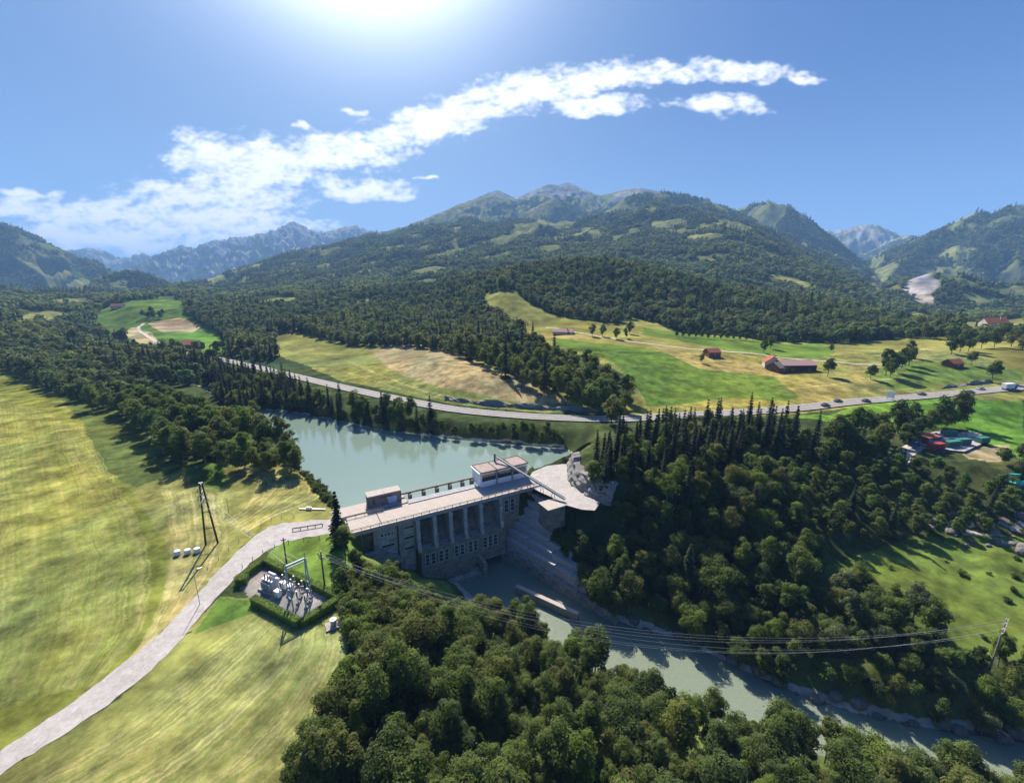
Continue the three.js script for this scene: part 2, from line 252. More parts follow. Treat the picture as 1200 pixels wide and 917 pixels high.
// a tileable field of value noise, 0..1, used for colour grain
const GN = 512, GRAIN = new Float32Array(GN * GN);
{
  const g = mulberry(3); let amp = 1, tot = 0;
  for (let cells = 16; cells <= 512; cells *= 2, amp *= .72) {
    const v = Float32Array.from({ length: cells * cells }, g), s = GN / cells; tot += amp;
    for (let y = 0; y < GN; y++) for (let x = 0; x < GN; x++) {
      const fx = x / s, fy = y / s, ix = Math.floor(fx), iy = Math.floor(fy), tx = fx - ix, ty = fy - iy, ux = tx * tx * (3 - 2 * tx), uy = ty * ty * (3 - 2 * ty), jx = (ix + 1) % cells, jy = (iy + 1) % cells;
      GRAIN[y * GN + x] += amp * lerp(lerp(v[iy * cells + ix], v[iy * cells + jx], ux), lerp(v[jy * cells + ix], v[jy * cells + jx], ux), uy);
    }
  }
  let s = 0; for (const x of GRAIN) s += x; s /= GRAIN.length; let q = 0; for (const x of GRAIN) q += (x - s) ** 2; q = Math.sqrt(q / GRAIN.length);
  for (let i = 0; i < GRAIN.length; i++) GRAIN[i] = (GRAIN[i] - s) / q;    // mean 0, deviation 1
}
const grain = (x, y) => GRAIN[((Math.floor(y) % GN + GN) % GN) * GN + ((Math.floor(x) % GN + GN) % GN)];
function grainTexture(mean, dev, srgb = true, tint = [1, 1, 1]) {
  const d = new Uint8Array(GN * GN * 4);
  for (let i = 0; i < GN * GN; i++) { for (let c = 0; c < 3; c++) d[i * 4 + c] = clamp((mean + GRAIN[i] * dev) * tint[c], 0, 1) * 255; d[i * 4 + 3] = 255; }
  const t = new THREE.DataTexture(d, GN, GN); t.wrapS = t.wrapT = THREE.RepeatWrapping; t.magFilter = t.minFilter = THREE.LinearFilter; if (srgb) t.colorSpace = THREE.SRGBColorSpace; t.needsUpdate = true; return t;
}
function streakTexture() {   // rain streaks and patches down a concrete face
  const d = new Uint8Array(GN * GN * 4);
  for (let y = 0; y < GN; y++) for (let x = 0; x < GN; x++) { const s = grain(x * .9 + 60, y * .045), b = grain(x * .3, y * .3 + 90), f = grain(x, y), v = clamp(.80 + .055 * b + .02 * f - .07 * Math.max(0, s - .5)), o = (y * GN + x) * 4; d[o] = v * 255; d[o + 1] = v * 252; d[o + 2] = v * 246; d[o + 3] = 255; }
  const t = new THREE.DataTexture(d, GN, GN); t.wrapS = t.wrapT = THREE.RepeatWrapping; t.magFilter = t.minFilter = THREE.LinearFilter; t.colorSpace = THREE.SRGBColorSpace; t.needsUpdate = true; return t;
}
function roadTexture() {   // patches, tar lines and fine grit, 24 m across
  const n = 1024, cv = document.createElement('canvas'); cv.width = cv.height = n; const c = cv.getContext('2d'), g = mulberry(44); c.fillStyle = 'rgb(222,222,222)'; c.fillRect(0, 0, n, n);
  for (let k = 0; k < 70; k++) { c.fillStyle = 'rgba(' + (g() < .5 ? '200,198,196' : '236,234,230') + ',' + (.1 + .25 * g()) + ')'; c.save(); c.translate(g() * n, g() * n); c.rotate(g() * 6); c.fillRect(0, 0, 20 + g() * 160, 10 + g() * 70); c.restore(); }
  c.strokeStyle = 'rgba(120,115,110,.35)'; for (let k = 0; k < 26; k++) { c.lineWidth = 1 + g() * 1.6; c.beginPath(); let x = g() * n, y = g() * n, t = g() * 6; c.moveTo(x, y); for (let i = 0; i < 14; i++) { t += (g() - .5) * 1.1; x += Math.cos(t) * 16; y += Math.sin(t) * 16; c.lineTo(x, y); } c.stroke(); }
  const s = c.getImageData(0, 0, n, n).data, d = new Uint8Array(n * n * 4); for (let y = 0; y < n; y++) for (let x = 0; x < n; x++) { const o = (y * n + x) * 4, m = 1 + .02 * grain(x * 1.7, y * 1.7) + .025 * grain(x * .5 + 7, y * .5); for (let i = 0; i < 3; i++) d[o + i] = clamp(s[o + i] * m, 0, 255); d[o + 3] = 255; }
  const t = new THREE.DataTexture(d, n, n); t.wrapS = t.wrapT = THREE.RepeatWrapping; t.magFilter = t.minFilter = THREE.LinearFilter; t.colorSpace = THREE.SRGBColorSpace; t.needsUpdate = true; return t;
}
const streakTex = streakTexture(), roadTex = roadTexture();
const bumpTex = grainTexture(.5, .16, false);
const wearTex = grainTexture(.9, .035), wornTex = grainTexture(.86, .055);
const rep = (t, n, m = n) => { const c = t.clone(); c.repeat.set(n, m); c.needsUpdate = true; return c; };

// ---------------------------------------------------------------- what covers the ground, as outlines on the land
const G = { meadow: [.140, .152, .028], lush: [.078, .132, .022], dry: [.215, .190, .068], straw: [.26, .215, .10], hay: [.170, .172, .046], rough: [.075, .100, .026], wood: [.035, .042, .018], wood2: [.040, .058, .020], gravel: [.33, .31, .27], scree: [.46, .45, .42], rock: [.26, .26, .25], dirt: [.30, .24, .15], alp: [.135, .150, .050], bed: [.085, .085, .062] };
const MEADOW_LEFT = land([[-60, 420], [0, 424], [30, 440], [62, 456], [100, 500], [118, 545], [160, 572], [196, 560], [215, 545], [240, 540], [300, 535], [350, 552], [385, 580], [395, 600], [330, 612], [282, 640], [220, 712], [130, 790], [0, 882], [-60, 915]]);
const MEADOW_LOW = land([[0, 908], [140, 815], [258, 700], [300, 700], [352, 736], [404, 712], [412, 745], [392, 830], [330, 930], [200, 990], [-40, 990]]);
const BIG_MEADOW = land([[560, 347], [590, 341], [604, 340], [622, 356], [650, 369], [690, 376], [720, 380], [745, 372], [770, 378], [790, 389], [830, 391], [880, 396], [930, 402], [1000, 402], [1060, 396], [1110, 400], [1200, 397], [1330, 395], [1330, 452], [1200, 462], [1000, 478], [920, 486], [760, 492], [700, 470], [745, 462], [735, 440], [700, 425], [640, 402], [605, 388], [575, 365]]);
const HILL_FIELD = land([[322, 385], [345, 384], [420, 402], [520, 404], [560, 420], [600, 440], [650, 456], [690, 478], [640, 484], [530, 474], [400, 446], [318, 412]]);
const LEFT_HILL = land([[108, 380], [118, 362], [150, 353], [190, 350], [215, 352], [215, 362], [235, 378], [262, 392], [270, 403], [270, 414], [215, 409], [150, 402], [128, 392]]);
const CLEARINGS = [BIG_MEADOW, HILL_FIELD, LEFT_HILL,
  land([[455, 336], [500, 326], [545, 322], [505, 336]]), land([[372, 352], [400, 346], [402, 352], [378, 357]]), land([[575, 283], [600, 268], [630, 258], [683, 253], [676, 260], [632, 264], [615, 278], [592, 290]]), land([[690, 252], [705, 241], [722, 240], [735, 247], [712, 250]]),
  land([[835, 257], [845, 254], [870, 262], [888, 268], [878, 274], [850, 266]]), land([[902, 322], [912, 320], [945, 330], [958, 336], [935, 338]]), land([[880, 255], [905, 243], [928, 238], [938, 243], [920, 252], [910, 262], [890, 262]]),
  land([[1075, 312], [1115, 302], [1140, 318], [1120, 326], [1085, 324]]), land([[1150, 316], [1210, 318], [1210, 330], [1175, 328]]), land([[1125, 340], [1160, 345], [1180, 355], [1150, 360], [1130, 352]]),
  land([[1040, 372], [1070, 366], [1100, 372], [1085, 382], [1060, 384]]), land([[1110, 375], [1150, 378], [1200, 372], [1210, 392], [1140, 396], [1110, 390]]),
  land([[25, 305], [40, 300], [60, 316], [85, 325], [70, 338], [40, 345], [20, 342], [45, 325]]), land([[75, 338], [105, 326], [108, 332], [80, 345]]), land([[10, 380], [35, 370], [45, 372], [30, 384]]), land([[490, 248], [560, 231], [600, 236], [580, 262], [555, 258], [520, 262]]), land([[430, 272], [470, 262], [520, 250], [500, 262], [455, 277]]),
  land([[440, 292], [470, 286], [480, 290], [455, 296]]), land([[235, 330], [262, 322], [268, 328], [245, 336]]), land([[1008, 330], [1030, 300], [1055, 312], [1040, 330], [1030, 345]]), land([[500, 300], [540, 290], [545, 295], [515, 304]]), land([[300, 353], [345, 348], [352, 356], [310, 361]]), land([[405, 353], [450, 347], [456, 354], [415, 359]]), land([[230, 347], [270, 341], [276, 347], [240, 352]]), land([[560, 318], [600, 310], [612, 317], [575, 323]]), land([[640, 276], [700, 268], [706, 275], [650, 282]]), land([[760, 263], [800, 256], [806, 263], [770, 270]]), land([[818, 301], [850, 296], [856, 304], [825, 309]]), land([[60, 354], [100, 348], [106, 357], [70, 361]]), land([[15, 372], [60, 364], [92, 371], [60, 380]]), land([[480, 318], [520, 312], [526, 318], [490, 324]]),
].map((poly) => ({ poly, box: boxOf(poly) }));
const within = (c, x, z) => x > c.box[0] && x < c.box[1] && z > c.box[2] && z < c.box[3] && inside(c.poly, x, z);
const QUARRY = land([[1056, 345], [1062, 332], [1078, 318], [1092, 325], [1103, 328], [1100, 340], [1092, 345], [1075, 346]]);
const YARD = land([[1066, 519], [1085, 509], [1108, 503], [1125, 505], [1158, 517], [1148, 523], [1130, 531], [1100, 528]]);
const LOW_MEADOW = [[88, -106], [100, -110], [125, -119], [150, -118], [240, -111], [240, -66], [140, -72], [104, -78], [92, -84], [84, -95]];
const SUBSTATION = [[278, 684], [310, 660], [400, 705], [352, 735], [297, 706]].map(([a, b]) => flat(a, b));
const PAINT = [   // outline, colour, then strokes
  [MEADOW_LEFT, G.meadow], [MEADOW_LOW, G.hay], [BIG_MEADOW, G.hay], [HILL_FIELD, G.hay], [LEFT_HILL, G.lush], [LOW_MEADOW, [.070, .112, .022]],
  ...CLEARINGS.slice(3).map((c) => [c.poly, G.alp]),
  [land([[62, 456], [100, 500], [118, 545], [160, 572], [196, 560], [215, 545], [200, 520], [150, 480], [100, 455]]), G.rough],
  [land([[155, 573], [250, 538], [352, 552], [388, 582], [392, 606], [300, 622], [280, 640], [215, 712], [200, 720], [190, 690], [195, 640]]), [.175, .170, .048]],
  [land([[215, 545], [232, 536], [255, 540], [268, 560], [258, 573], [225, 566]]), G.lush],
  [land([[330, 632], [412, 618], [430, 650], [400, 700], [310, 655]]), [.10, .165, .028]],
  [land([[258, 700], [290, 703], [302, 715], [250, 735], [225, 745]]), G.lush],
  [land([[440, 408], [520, 405], [570, 430], [640, 455], [670, 474], [600, 472], [520, 455], [470, 440], [445, 425]]), [.25, .205, .10]],
  [land([[175, 378], [210, 372], [234, 380], [228, 388], [195, 391]]), [.33, .25, .14]], [land([[143, 392], [155, 383], [175, 388], [190, 404], [160, 402]]), [.34, .27, .13]], [land([[190, 389], [230, 388], [262, 395], [268, 412], [215, 406]]), [.085, .17, .025]],
  [land([[640, 395], [700, 402], [760, 408], [800, 420], [830, 432], [905, 440], [935, 465], [920, 470], [850, 466], [800, 474], [760, 476], [748, 455], [720, 425], [660, 405]]), G.lush],
  [land([[760, 402], [830, 415], [895, 428], [935, 445], [900, 440], [820, 432], [790, 418]]), G.dry], [land([[610, 350], [640, 372], [690, 388], [730, 396], [640, 393], [600, 370]]), G.hay],
  [land([[590, 385], [640, 390], [690, 395], [720, 402], [700, 398], [640, 396], [600, 391]]), G.dry],
  [land([[755, 384], [800, 391], [880, 398], [960, 402], [980, 410], [960, 420], [860, 412], [790, 398], [750, 392]]), G.lush], [land([[935, 445], [990, 440], [1000, 425], [1060, 420], [1090, 405], [1110, 410], [1080, 432], [1020, 450], [1010, 470], [940, 474]]), [.20, .19, .060]],
  [land([[1010, 438], [1060, 422], [1110, 425], [1170, 432], [1200, 432], [1200, 445], [1130, 447], [1080, 455], [1040, 456]]), [.11, .155, .030]],
  [land([[930, 490], [1000, 477], [1040, 470], [1100, 466], [1150, 464], [1200, 470], [1210, 540], [1160, 530], [1160, 515], [1110, 500], [1000, 500]]), [.090, .185, .022]],
  [land([[1110, 466], [1160, 462], [1230, 456], [1230, 470], [1170, 470]]), G.hay],
  [land([[1095, 392], [1200, 395], [1200, 415], [1120, 412]]), G.hay],
  [QUARRY, [.30, .285, .27]], [land([[1050, 347], [1075, 346], [1105, 348], [1100, 356], [1060, 352]]), [.33, .32, .27]], [YARD, [.34, .33, .31]], [land([[1128, 531], [1150, 523], [1185, 520], [1170, 540], [1145, 540]]), [.20, .19, .12]],
  [SUBSTATION, [.20, .185, .165]],
];
const STROKES = [];   // line on the land, half width, colour, opacity
{
  const g = mulberry(21), fan = (A, B, n, cols, w = .28, op = .5, wob = 1.2) => {
    for (let i = 0; i < n; i++) {
      const t = (i + g() * .7) / n, a0 = g() * .25, a1 = 1 - g() * .25, pts = [];
      const PA = A, PB = B, m = PA.length;
      const ph = g() * 9;
      for (let k = 0; k < m; k++) { const s = k / (m - 1); if (s < a0 - .2 || s > a1 + .2) continue; pts.push([lerp(PA[k][0], PB[k][0], t) + Math.sin(ph + k * 1.7) * wob * .3, lerp(PA[k][1], PB[k][1], t) + Math.cos(ph + k) * wob * .3]); }
      if (pts.length > 1) STROKES.push([smoothLine(pts, 2.5), w * (.5 + g()), cols[Math.floor(g() * cols.length)], op * (.4 + .6 * g())]);
    }
  };
  const pale = [[.30, .265, .095], [.27, .245, .08], [.34, .285, .125]], green = [[.10, .16, .025], [.085, .14, .02]];
  const A1 = land([[-40, 450], [-60, 520], [-80, 620], [-100, 740], [-120, 860]]), B1 = land([[95, 500], [150, 590], [175, 660], [160, 740], [110, 800]]);
  fan(A1, B1, 170, pale, .11, .55, .4); fan(A1, B1, 80, green, .13, .4, .4);
  const A2 = land([[60, 456], [96, 498], [116, 547], [160, 576], [205, 562]]), B2 = land([[30, 450], [66, 505], [92, 560], [140, 600], [195, 590]]); fan(A2, B2, 9, pale, .13, .35);
  const A3 = land([[190, 572], [195, 600], [200, 640], [190, 690], [150, 770], [60, 840]]), B3 = land([[262, 578], [262, 610], [262, 650], [240, 690], [190, 735], [100, 810]]); fan(A3, B3, 40, [...pale, [.42, .34, .17]], .17, .65);
  const A4 = land([[275, 545], [300, 560], [290, 590], [262, 610]]), B4 = land([[360, 560], [372, 582], [330, 600], [285, 625]]); fan(A4, B4, 28, [...pale, [.42, .34, .17]], .22, .8);
  const A5 = land([[300, 712], [262, 745], [190, 800], [90, 868], [-40, 940]]), B5 = land([[405, 745], [400, 790], [370, 850], [300, 920], [180, 990]]); fan(A5, B5, 84, [...pale, [.40, .33, .16]], .12, .75, .4); fan(A5, B5, 40, green, .13, .4, .4);
  const A6 = land([[330, 392], [400, 405], [440, 428], [520, 458], [640, 478]]), B6 = land([[322, 408], [380, 436], [440, 452], [530, 472], [640, 482]]); fan(A6, B6, 14, [[.13, .16, .04], [.30, .25, .1]], .6, .7);
  const A7 = land([[900, 448], [960, 440], [1040, 432]]), B7 = land([[930, 472], [1000, 468], [1090, 458]]); fan(A7, B7, 10, pale, .6, .5);
}
const trackPath = [[168, 379], [162, 384], [170, 392], [180, 399], [190, 406]];

// ---------------------------------------------------------------- ground sheets
function groundTexture(x0, x1, z0, z1, W, H, fine) {
  const cv = document.createElement('canvas'); cv.width = W; cv.height = H;
  const c = cv.getContext('2d'), sx = W / (x1 - x0), sz = H / (z1 - z0), X = (x) => (x - x0) * sx, Y = (z) => (z - z0) * sz;
  const css = (k, a = 1) => { const q = new THREE.Color().setRGB(...k); return 'rgba(' + Math.round(clamp(Math.pow(q.r, 1 / 2.2)) * 255) + ',' + Math.round(clamp(Math.pow(q.g, 1 / 2.2)) * 255) + ',' + Math.round(clamp(Math.pow(q.b, 1 / 2.2)) * 255) + ',' + a + ')'; };
  const fill = (poly, k) => { c.fillStyle = css(k); c.beginPath(); poly.forEach((p, i) => i ? c.lineTo(X(p[0]), Y(p[1])) : c.moveTo(X(p[0]), Y(p[1]))); c.closePath(); c.fill(); };
  c.fillStyle = css(G.wood2); c.fillRect(0, 0, W, H);
  if (fine) {
    fill([...LB, ...[...L2].reverse()], G.rough); fill([[-44, -104], [-36, -107], [-20, -110], [-14, -98], [-26, -80], [-34, -80]], [.125, .165, .035]);
    fill([...RB, ...[...R1].reverse()], G.rough); c.strokeStyle = css(G.gravel); c.lineWidth = 2.4 * sx; c.beginPath(); RB.forEach((p, i) => i ? c.lineTo(X(p[0]), Y(p[1])) : c.moveTo(X(p[0]), Y(p[1]))); c.stroke();
    c.strokeStyle = css(G.gravel); c.lineWidth = 1.4 * sx; c.beginPath(); LAKE_RING.forEach((p, i) => i ? c.lineTo(X(p[0]), Y(p[1])) : c.moveTo(X(p[0]), Y(p[1]))); c.stroke();
    fill(LAKE, G.bed); fill(CHANNEL, G.bed);
    { const q = mulberry(5); for (let k = 0; k < 90; k++) { const x = 134 + q() * 46, z = -127 + q() * 22 + (x - 134) * .1, r = .8 + q() * 2.6; fill(Array.from({ length: 7 }, (_, i) => [x + Math.cos(i * .9) * r * (.6 + q() * .7), z + Math.sin(i * .9) * r * (.6 + q() * .7)]), [G.rock, [.34, .33, .30], [.24, .22, .16]][k % 3]); } }
  }
  if (x1 - x0 > 5000) {   // above the tree line: alpine grass, and bare rock on the high far ridges
    const n = 420; for (let j = 0; j < n; j++) for (let i = 0; i < n; i++) {
      const x = lerp(x0, x1, (i + .5) / n), z = lerp(z0, z1, (j + .5) / n), r = hyp(x, z); if (r < 1500 || r > 9800 || Math.abs(atan2(x, -z)) > 64 * rad) continue;
      const h = farY(x, z), tl = treeLine(x, z); if (h < tl - 40 && gapAt(x, z) < .22) continue;
      const rock = h > tl + 240 + 140 * fbm(x / 200, z / 200, 3) || (r > 5600 && fbm(x / 260, z / 260, 3) > -.1); c.fillStyle = css(rock ? [.20, .20, .195] : G.alp); c.fillRect(X(x) - W / n / 2 - .5, Y(z) - H / n / 2 - .5, W / n + 1, H / n + 1);
    }
  }
  for (const [poly, k] of PAINT) fill(poly, k);
  if (x1 - x0 > 1500) { const q = mulberry(8), b = boxOf(QUARRY); for (let k = 0; k < 260; k++) { const x = lerp(b[0], b[1], q()), z = lerp(b[2], b[3], q()); if (!inside(QUARRY, x, z)) continue; const r = 6 + q() * 22; fill(Array.from({ length: 6 }, (_, i) => [x + Math.cos(i * 1.05) * r * (.4 + q() * .9), z + Math.sin(i * 1.05) * r * (.3 + q() * .6)]), [[.22, .21, .19], [.36, .34, .33], [.29, .27, .26], [.18, .18, .14]][k % 4]); } }
  c.lineJoin = c.lineCap = 'round';
  for (const [line, w, k, a] of STROKES) { c.strokeStyle = css(k, a); c.lineWidth = Math.max(.7, w * 2 * sx); c.beginPath(); line.forEach((p, i) => i ? c.lineTo(X(p[0]), Y(p[1])) : c.moveTo(X(p[0]), Y(p[1]))); c.stroke(); }
  const src = c.getImageData(0, 0, W, H).data, out = new Uint8Array(W * H * 4);
  const mx = 1 / sx, mz = 1 / sz;
  for (let j = 0; j < H; j++) for (let i = 0; i < W; i++) {
    const x = x0 + i * mx, z = z0 + j * mz;
    const s = fine ? 1 : 5;
    const wx = grain(x / s * 2.2, z / s * 2.2) * .32 * s, wz = grain(x / s * 2.2 + 200, z / s * 2.2 + 77) * .32 * s;
    const ii = clamp(Math.round(i + wx * sx), 0, W - 1), jj = clamp(Math.round(j + wz * sz), 0, H - 1), k = (jj * W + ii) * 4;
    const n1 = grain(x * 5.3 / s, z * 5.3 / s), n2 = grain(x * .9 / s + 91, z * .9 / s + 13), n3 = grain(x * .17 / s + 40, z * .17 / s + 300);
    const m = clamp(1 + n1 * .11 + n2 * .03 + n3 * .015, .45, 1.6), hue = n3 * .02 + n2 * .02, o = (j * W + i) * 4;
    out[o] = clamp(src[k] * m * (1 + hue), 0, 255); out[o + 1] = clamp(src[k + 1] * m, 0, 255); out[o + 2] = clamp(src[k + 2] * m * (1 - hue), 0, 255); out[o + 3] = 255;
  }
  const t = new THREE.DataTexture(out, W, H); t.colorSpace = THREE.SRGBColorSpace; t.magFilter = t.minFilter = THREE.LinearFilter; t.needsUpdate = true; t.wrapS = t.wrapT = THREE.ClampToEdgeWrapping;
  return t;
}
function sheet(name, P, cells, box, W, H, fine, bump) {
  const [x0, x1, z0, z1] = box, n = P.length / 3, uv = new Float32Array(n * 2), uv1 = new Float32Array(n * 2);
  for (let i = 0; i < n; i++) { uv[i * 2] = (P[i * 3] - x0) / (x1 - x0); uv[i * 2 + 1] = (P[i * 3 + 2] - z0) / (z1 - z0); uv1[i * 2] = P[i * 3] / 14; uv1[i * 2 + 1] = P[i * 3 + 2] / 14; }
  const g = new THREE.BufferGeometry(); g.setAttribute('position', new THREE.BufferAttribute(P, 3)); g.setAttribute('uv', new THREE.BufferAttribute(uv, 2)); g.setAttribute('uv1', new THREE.BufferAttribute(uv1, 2));
  g.setIndex(cells); g.computeVertexNormals();
  const m = new THREE.MeshPhysicalMaterial({ map: groundTexture(x0, x1, z0, z1, W, H, fine), roughness: 1, specularIntensity: 0 });
  if (bump) { const b = bumpTex.clone(); b.channel = 1; b.needsUpdate = true; m.bumpMap = b; m.bumpScale = bump; }
  return top(name, g, m, null, null, null, 'structure');
}
const gapAt = (x, z) => fbm(x / 240 + 9, z / 240, 3) + .18 * noise(x / 60, z / 60);   // openings in the mountain woods
const treeLine = (x, z) => 560 + 190 * noise(x / 500, z / 500) + 60 * noise(x / 90, z / 90);
const POLAR = { cols: 860, a0: -66 * rad, a1: 66 * rad, R: [], r0: 300, q: 1.0088, Y: null };
for (let r = POLAR.r0; r < 9900; r *= POLAR.q) POLAR.R.push(r);
{ const { cols, a0, a1, R } = POLAR, Y = POLAR.Y = new Float32Array(R.length * (cols + 1)); for (let j = 0; j < R.length; j++) for (let i = 0; i <= cols; i++) { const a = lerp(a0, a1, i / cols); Y[j * (cols + 1) + i] = height(Math.sin(a) * R[j], -Math.cos(a) * R[j]); } }
function farY(x, z) {   // height of the far sheets as built
  const { cols, a0, a1, R, Y } = POLAR, r = hyp(x, z), fj = Math.log(r / POLAR.r0) / Math.log(POLAR.q), fi = (atan2(x, -z) - a0) / (a1 - a0) * cols, j = Math.floor(fj), i = Math.floor(fi);
  if (j < 0 || i < 0 || j >= R.length - 1 || i >= cols) return height(x, z);
  const u = fi - i, v = fj - j, k = j * (cols + 1) + i; return lerp(lerp(Y[k], Y[k + 1], u), lerp(Y[k + cols + 1], Y[k + cols + 2], u), v);
}
const BX = [-330, 330, -330, 60], STEP = 1.5;
let nearGrid;
{
  const nx = Math.round((BX[1] - BX[0]) / STEP), nz = Math.round((BX[3] - BX[2]) / STEP), Y = new Float32Array((nx + 1) * (nz + 1));
  for (let j = 0; j <= nz; j++) for (let i = 0; i <= nx; i++) Y[j * (nx + 1) + i] = height(BX[0] + i * STEP, BX[2] + j * STEP);
  nearGrid = { nx, nz, Y };
  for (const half of [0, 1]) {
    const i0 = half ? nx / 2 : 0, w = nx / 2 + 1, P = new Float32Array(w * (nz + 1) * 3), I = [];
    for (let j = 0; j <= nz; j++) for (let i = 0; i < w; i++) P.set([BX[0] + (i0 + i) * STEP, Y[j * (nx + 1) + i0 + i], BX[2] + j * STEP], (j * w + i) * 3);
    for (let j = 0; j < nz; j++) for (let i = 0; i + 1 < w; i++) { const a = j * w + i, b = a + 1, c = a + w, d = c + 1; I.push(a, c, b, b, c, d); }
    sheet(half ? 'ground_gorge_side' : 'ground_meadow_side', P, I, half ? [0, BX[1], BX[2], BX[3]] : [BX[0], 0, BX[2], BX[3]], 2048, 2048, true, .05);
  }
}
function groundAt(x, z) {   // height of the near sheet as built
  const { nx, nz, Y } = nearGrid, fx = (x - BX[0]) / STEP, fz = (z - BX[2]) / STEP, i = Math.floor(fx), j = Math.floor(fz);
  if (i < 0 || j < 0 || i >= nx || j >= nz) return farY(x, z);
  const u = fx - i, v = fz - j, k = j * (nx + 1) + i, a = Y[k], b = Y[k + 1], c = Y[k + nx + 1], d = Y[k + nx + 2];
  return u + v < 1 ? a + (b - a) * u + (c - a) * v : d + (c - d) * (1 - u) + (b - d) * (1 - v);
}
{
  const { cols, a0, a1, R, Y } = POLAR;
  const split = R.findIndex((r) => r > 1150), inBox = (x, z) => x > BX[0] + 4 && x < BX[1] - 4 && z > BX[2] + 4;
  for (const [from, to, name, bx, bump] of [[0, split, 'hillsides', [-1100, 1100, -1180, 0], .25], [split, R.length - 1, 'mountains', [-9300, 9300, -10000, 0], 0]]) {
    const rows = to - from + 1, P = new Float32Array(rows * (cols + 1) * 3), hid = new Uint8Array(rows * (cols + 1)), I = [];
    for (let j = 0; j < rows; j++) for (let i = 0; i <= cols; i++) {
      const a = lerp(a0, a1, i / cols), r = R[from + j], x = Math.sin(a) * r, z = -Math.cos(a) * r, k = j * (cols + 1) + i, n = inBox(x, z);
      hid[k] = n; P.set([x, Y[(from + j) * (cols + 1) + i] - (n ? 4 : 0), z], k * 3);
    }
    for (let j = 0; j + 1 < rows; j++) for (let i = 0; i < cols; i++) { const a = j * (cols + 1) + i, b = a + 1, c = a + cols + 1, d = c + 1; if (hid[a] && hid[b] && hid[c] && hid[d]) continue; I.push(a, b, c, b, d, c); }
    sheet(name, P, I, bx, 2048, 2048, false, bump);
  }
}

// ---------------------------------------------------------------- materials with uv in metres
function uvMetres(g, s = 1 / 5) {
  if (g.index) g = g.toNonIndexed();
  const p = g.attributes.position, n = g.attributes.normal, uv = new Float32Array(p.count * 2);
  for (let i = 0; i < p.count; i++) {
    const ax = Math.abs(n.getX(i)), ay = Math.abs(n.getY(i)), az = Math.abs(n.getZ(i)), x = p.getX(i), y = p.getY(i), z = p.getZ(i);
    const q = ay >= ax && ay >= az ? [x, z] : ax > az ? [z, y] : [x, y]; uv[i * 2] = q[0] * s; uv[i * 2 + 1] = q[1] * s;
  }
  g.setAttribute('uv', new THREE.BufferAttribute(uv, 2)); return g;
}
function block(x0, x1, y0, y1, z0, z1, s) { return uvMetres(new THREE.BoxGeometry(x1 - x0, y1 - y0, z1 - z0).translate((x0 + x1) / 2, (y0 + y1) / 2, (z0 + z1) / 2), s); }
const worn = (r, g, b, rough = .92, t = wornTex, bump = .004) => new THREE.MeshPhysicalMaterial({ specularIntensity: .2, color: lin(r, g, b), map: t, roughness: rough, ...(bump > .011 ? { bumpMap: bumpTex, bumpScale: bump } : {}) });
const M = {
  deck: worn(.51, .455, .40, .9, roadTex), concrete: worn(.50, .48, .44, .92, streakTex), pale: worn(.66, .65, .62, .92, streakTex), wall: worn(.42, .385, .32, .92, streakTex), chute: worn(.42, .38, .33, .92, streakTex), dark: worn(.16, .15, .14), kerb: worn(.62, .56, .52), slab: worn(.40, .42, .47), stain: worn(.34, .305, .26, .92, streakTex),
  road: worn(.46, .435, .41, .93, roadTex, .01), asphalt: worn(.29, .275, .265, .93, roadTex, .01), track: worn(.55, .50, .42, .95, wornTex, .02), rail: plainMat(.07, .06, .055, .7), steel: plainMat(.26, .29, .31, .5, { metalness: .5 }), galv: plainMat(.42, .46, .49, .55, { metalness: .4 }),
  glass: new THREE.MeshPhysicalMaterial({ color: lin(.02, .03, .03), roughness: .08, clearcoat: 1, clearcoatRoughness: .05 }), frame: plainMat(.50, .60, .62, .6), white: plainMat(.76, .76, .74, .6), roofgrey: worn(.42, .34, .31), panel: plainMat(.62, .66, .70, .5), wood: worn(.10, .065, .045), timber: worn(.20, .11, .065), tileroof: worn(.36, .13, .085), redroof: worn(.42, .14, .07), pinkroof: worn(.50, .33, .29), oldroof: worn(.30, .24, .22), plaster: worn(.62, .58, .50), porcelain: plainMat(.24, .15, .11, .3), white_cer: plainMat(.70, .70, .68, .4),
  cable: plainMat(.42, .42, .42, .5, { metalness: .4 }), step: worn(.50, .48, .44, .92, wearTex), rock: worn(.25, .24, .22, .95, wornTex, .15), shutter: plainMat(.20, .05, .04), tyre: plainMat(.02, .02, .02),
};

const HEDGES = [], BARK_POST = worn(.28, .25, .21);
// ---------------------------------------------------------------- water
function ripple(len, amp, seed) {
  const n = 512, d = new Uint8Array(n * n * 4), v = new Float32Array(n * n), g = mulberry(seed), waves = [];
  for (let i = 0; i < 46; i++) { const k = 2 + Math.floor(g() * 40), t = g() * Math.PI * 2; waves.push([Math.round(k * Math.cos(t)), Math.round(k * Math.sin(t)), g() * 6.28, 1 / Math.pow(k + 3, .85)]); }
  let mx = 0; for (let y = 0; y < n; y++) for (let x = 0; x < n; x++) { let s = 0; for (const [a, b, p, w] of waves) s += w * Math.sin((a * x + b * y) / n * 6.2832 + p); v[y * n + x] = s; mx = Math.max(mx, Math.abs(s)); }
  for (let i = 0; i < n * n; i++) { d[i * 4] = d[i * 4 + 1] = d[i * 4 + 2] = 127 + 127 * v[i] / mx; d[i * 4 + 3] = 255; }
  const t = new THREE.DataTexture(d, n, n); t.wrapS = t.wrapT = THREE.RepeatWrapping; t.magFilter = t.minFilter = THREE.LinearFilter; t.repeat.set(1 / len, 1 / len); t.needsUpdate = true;
  return t;
}
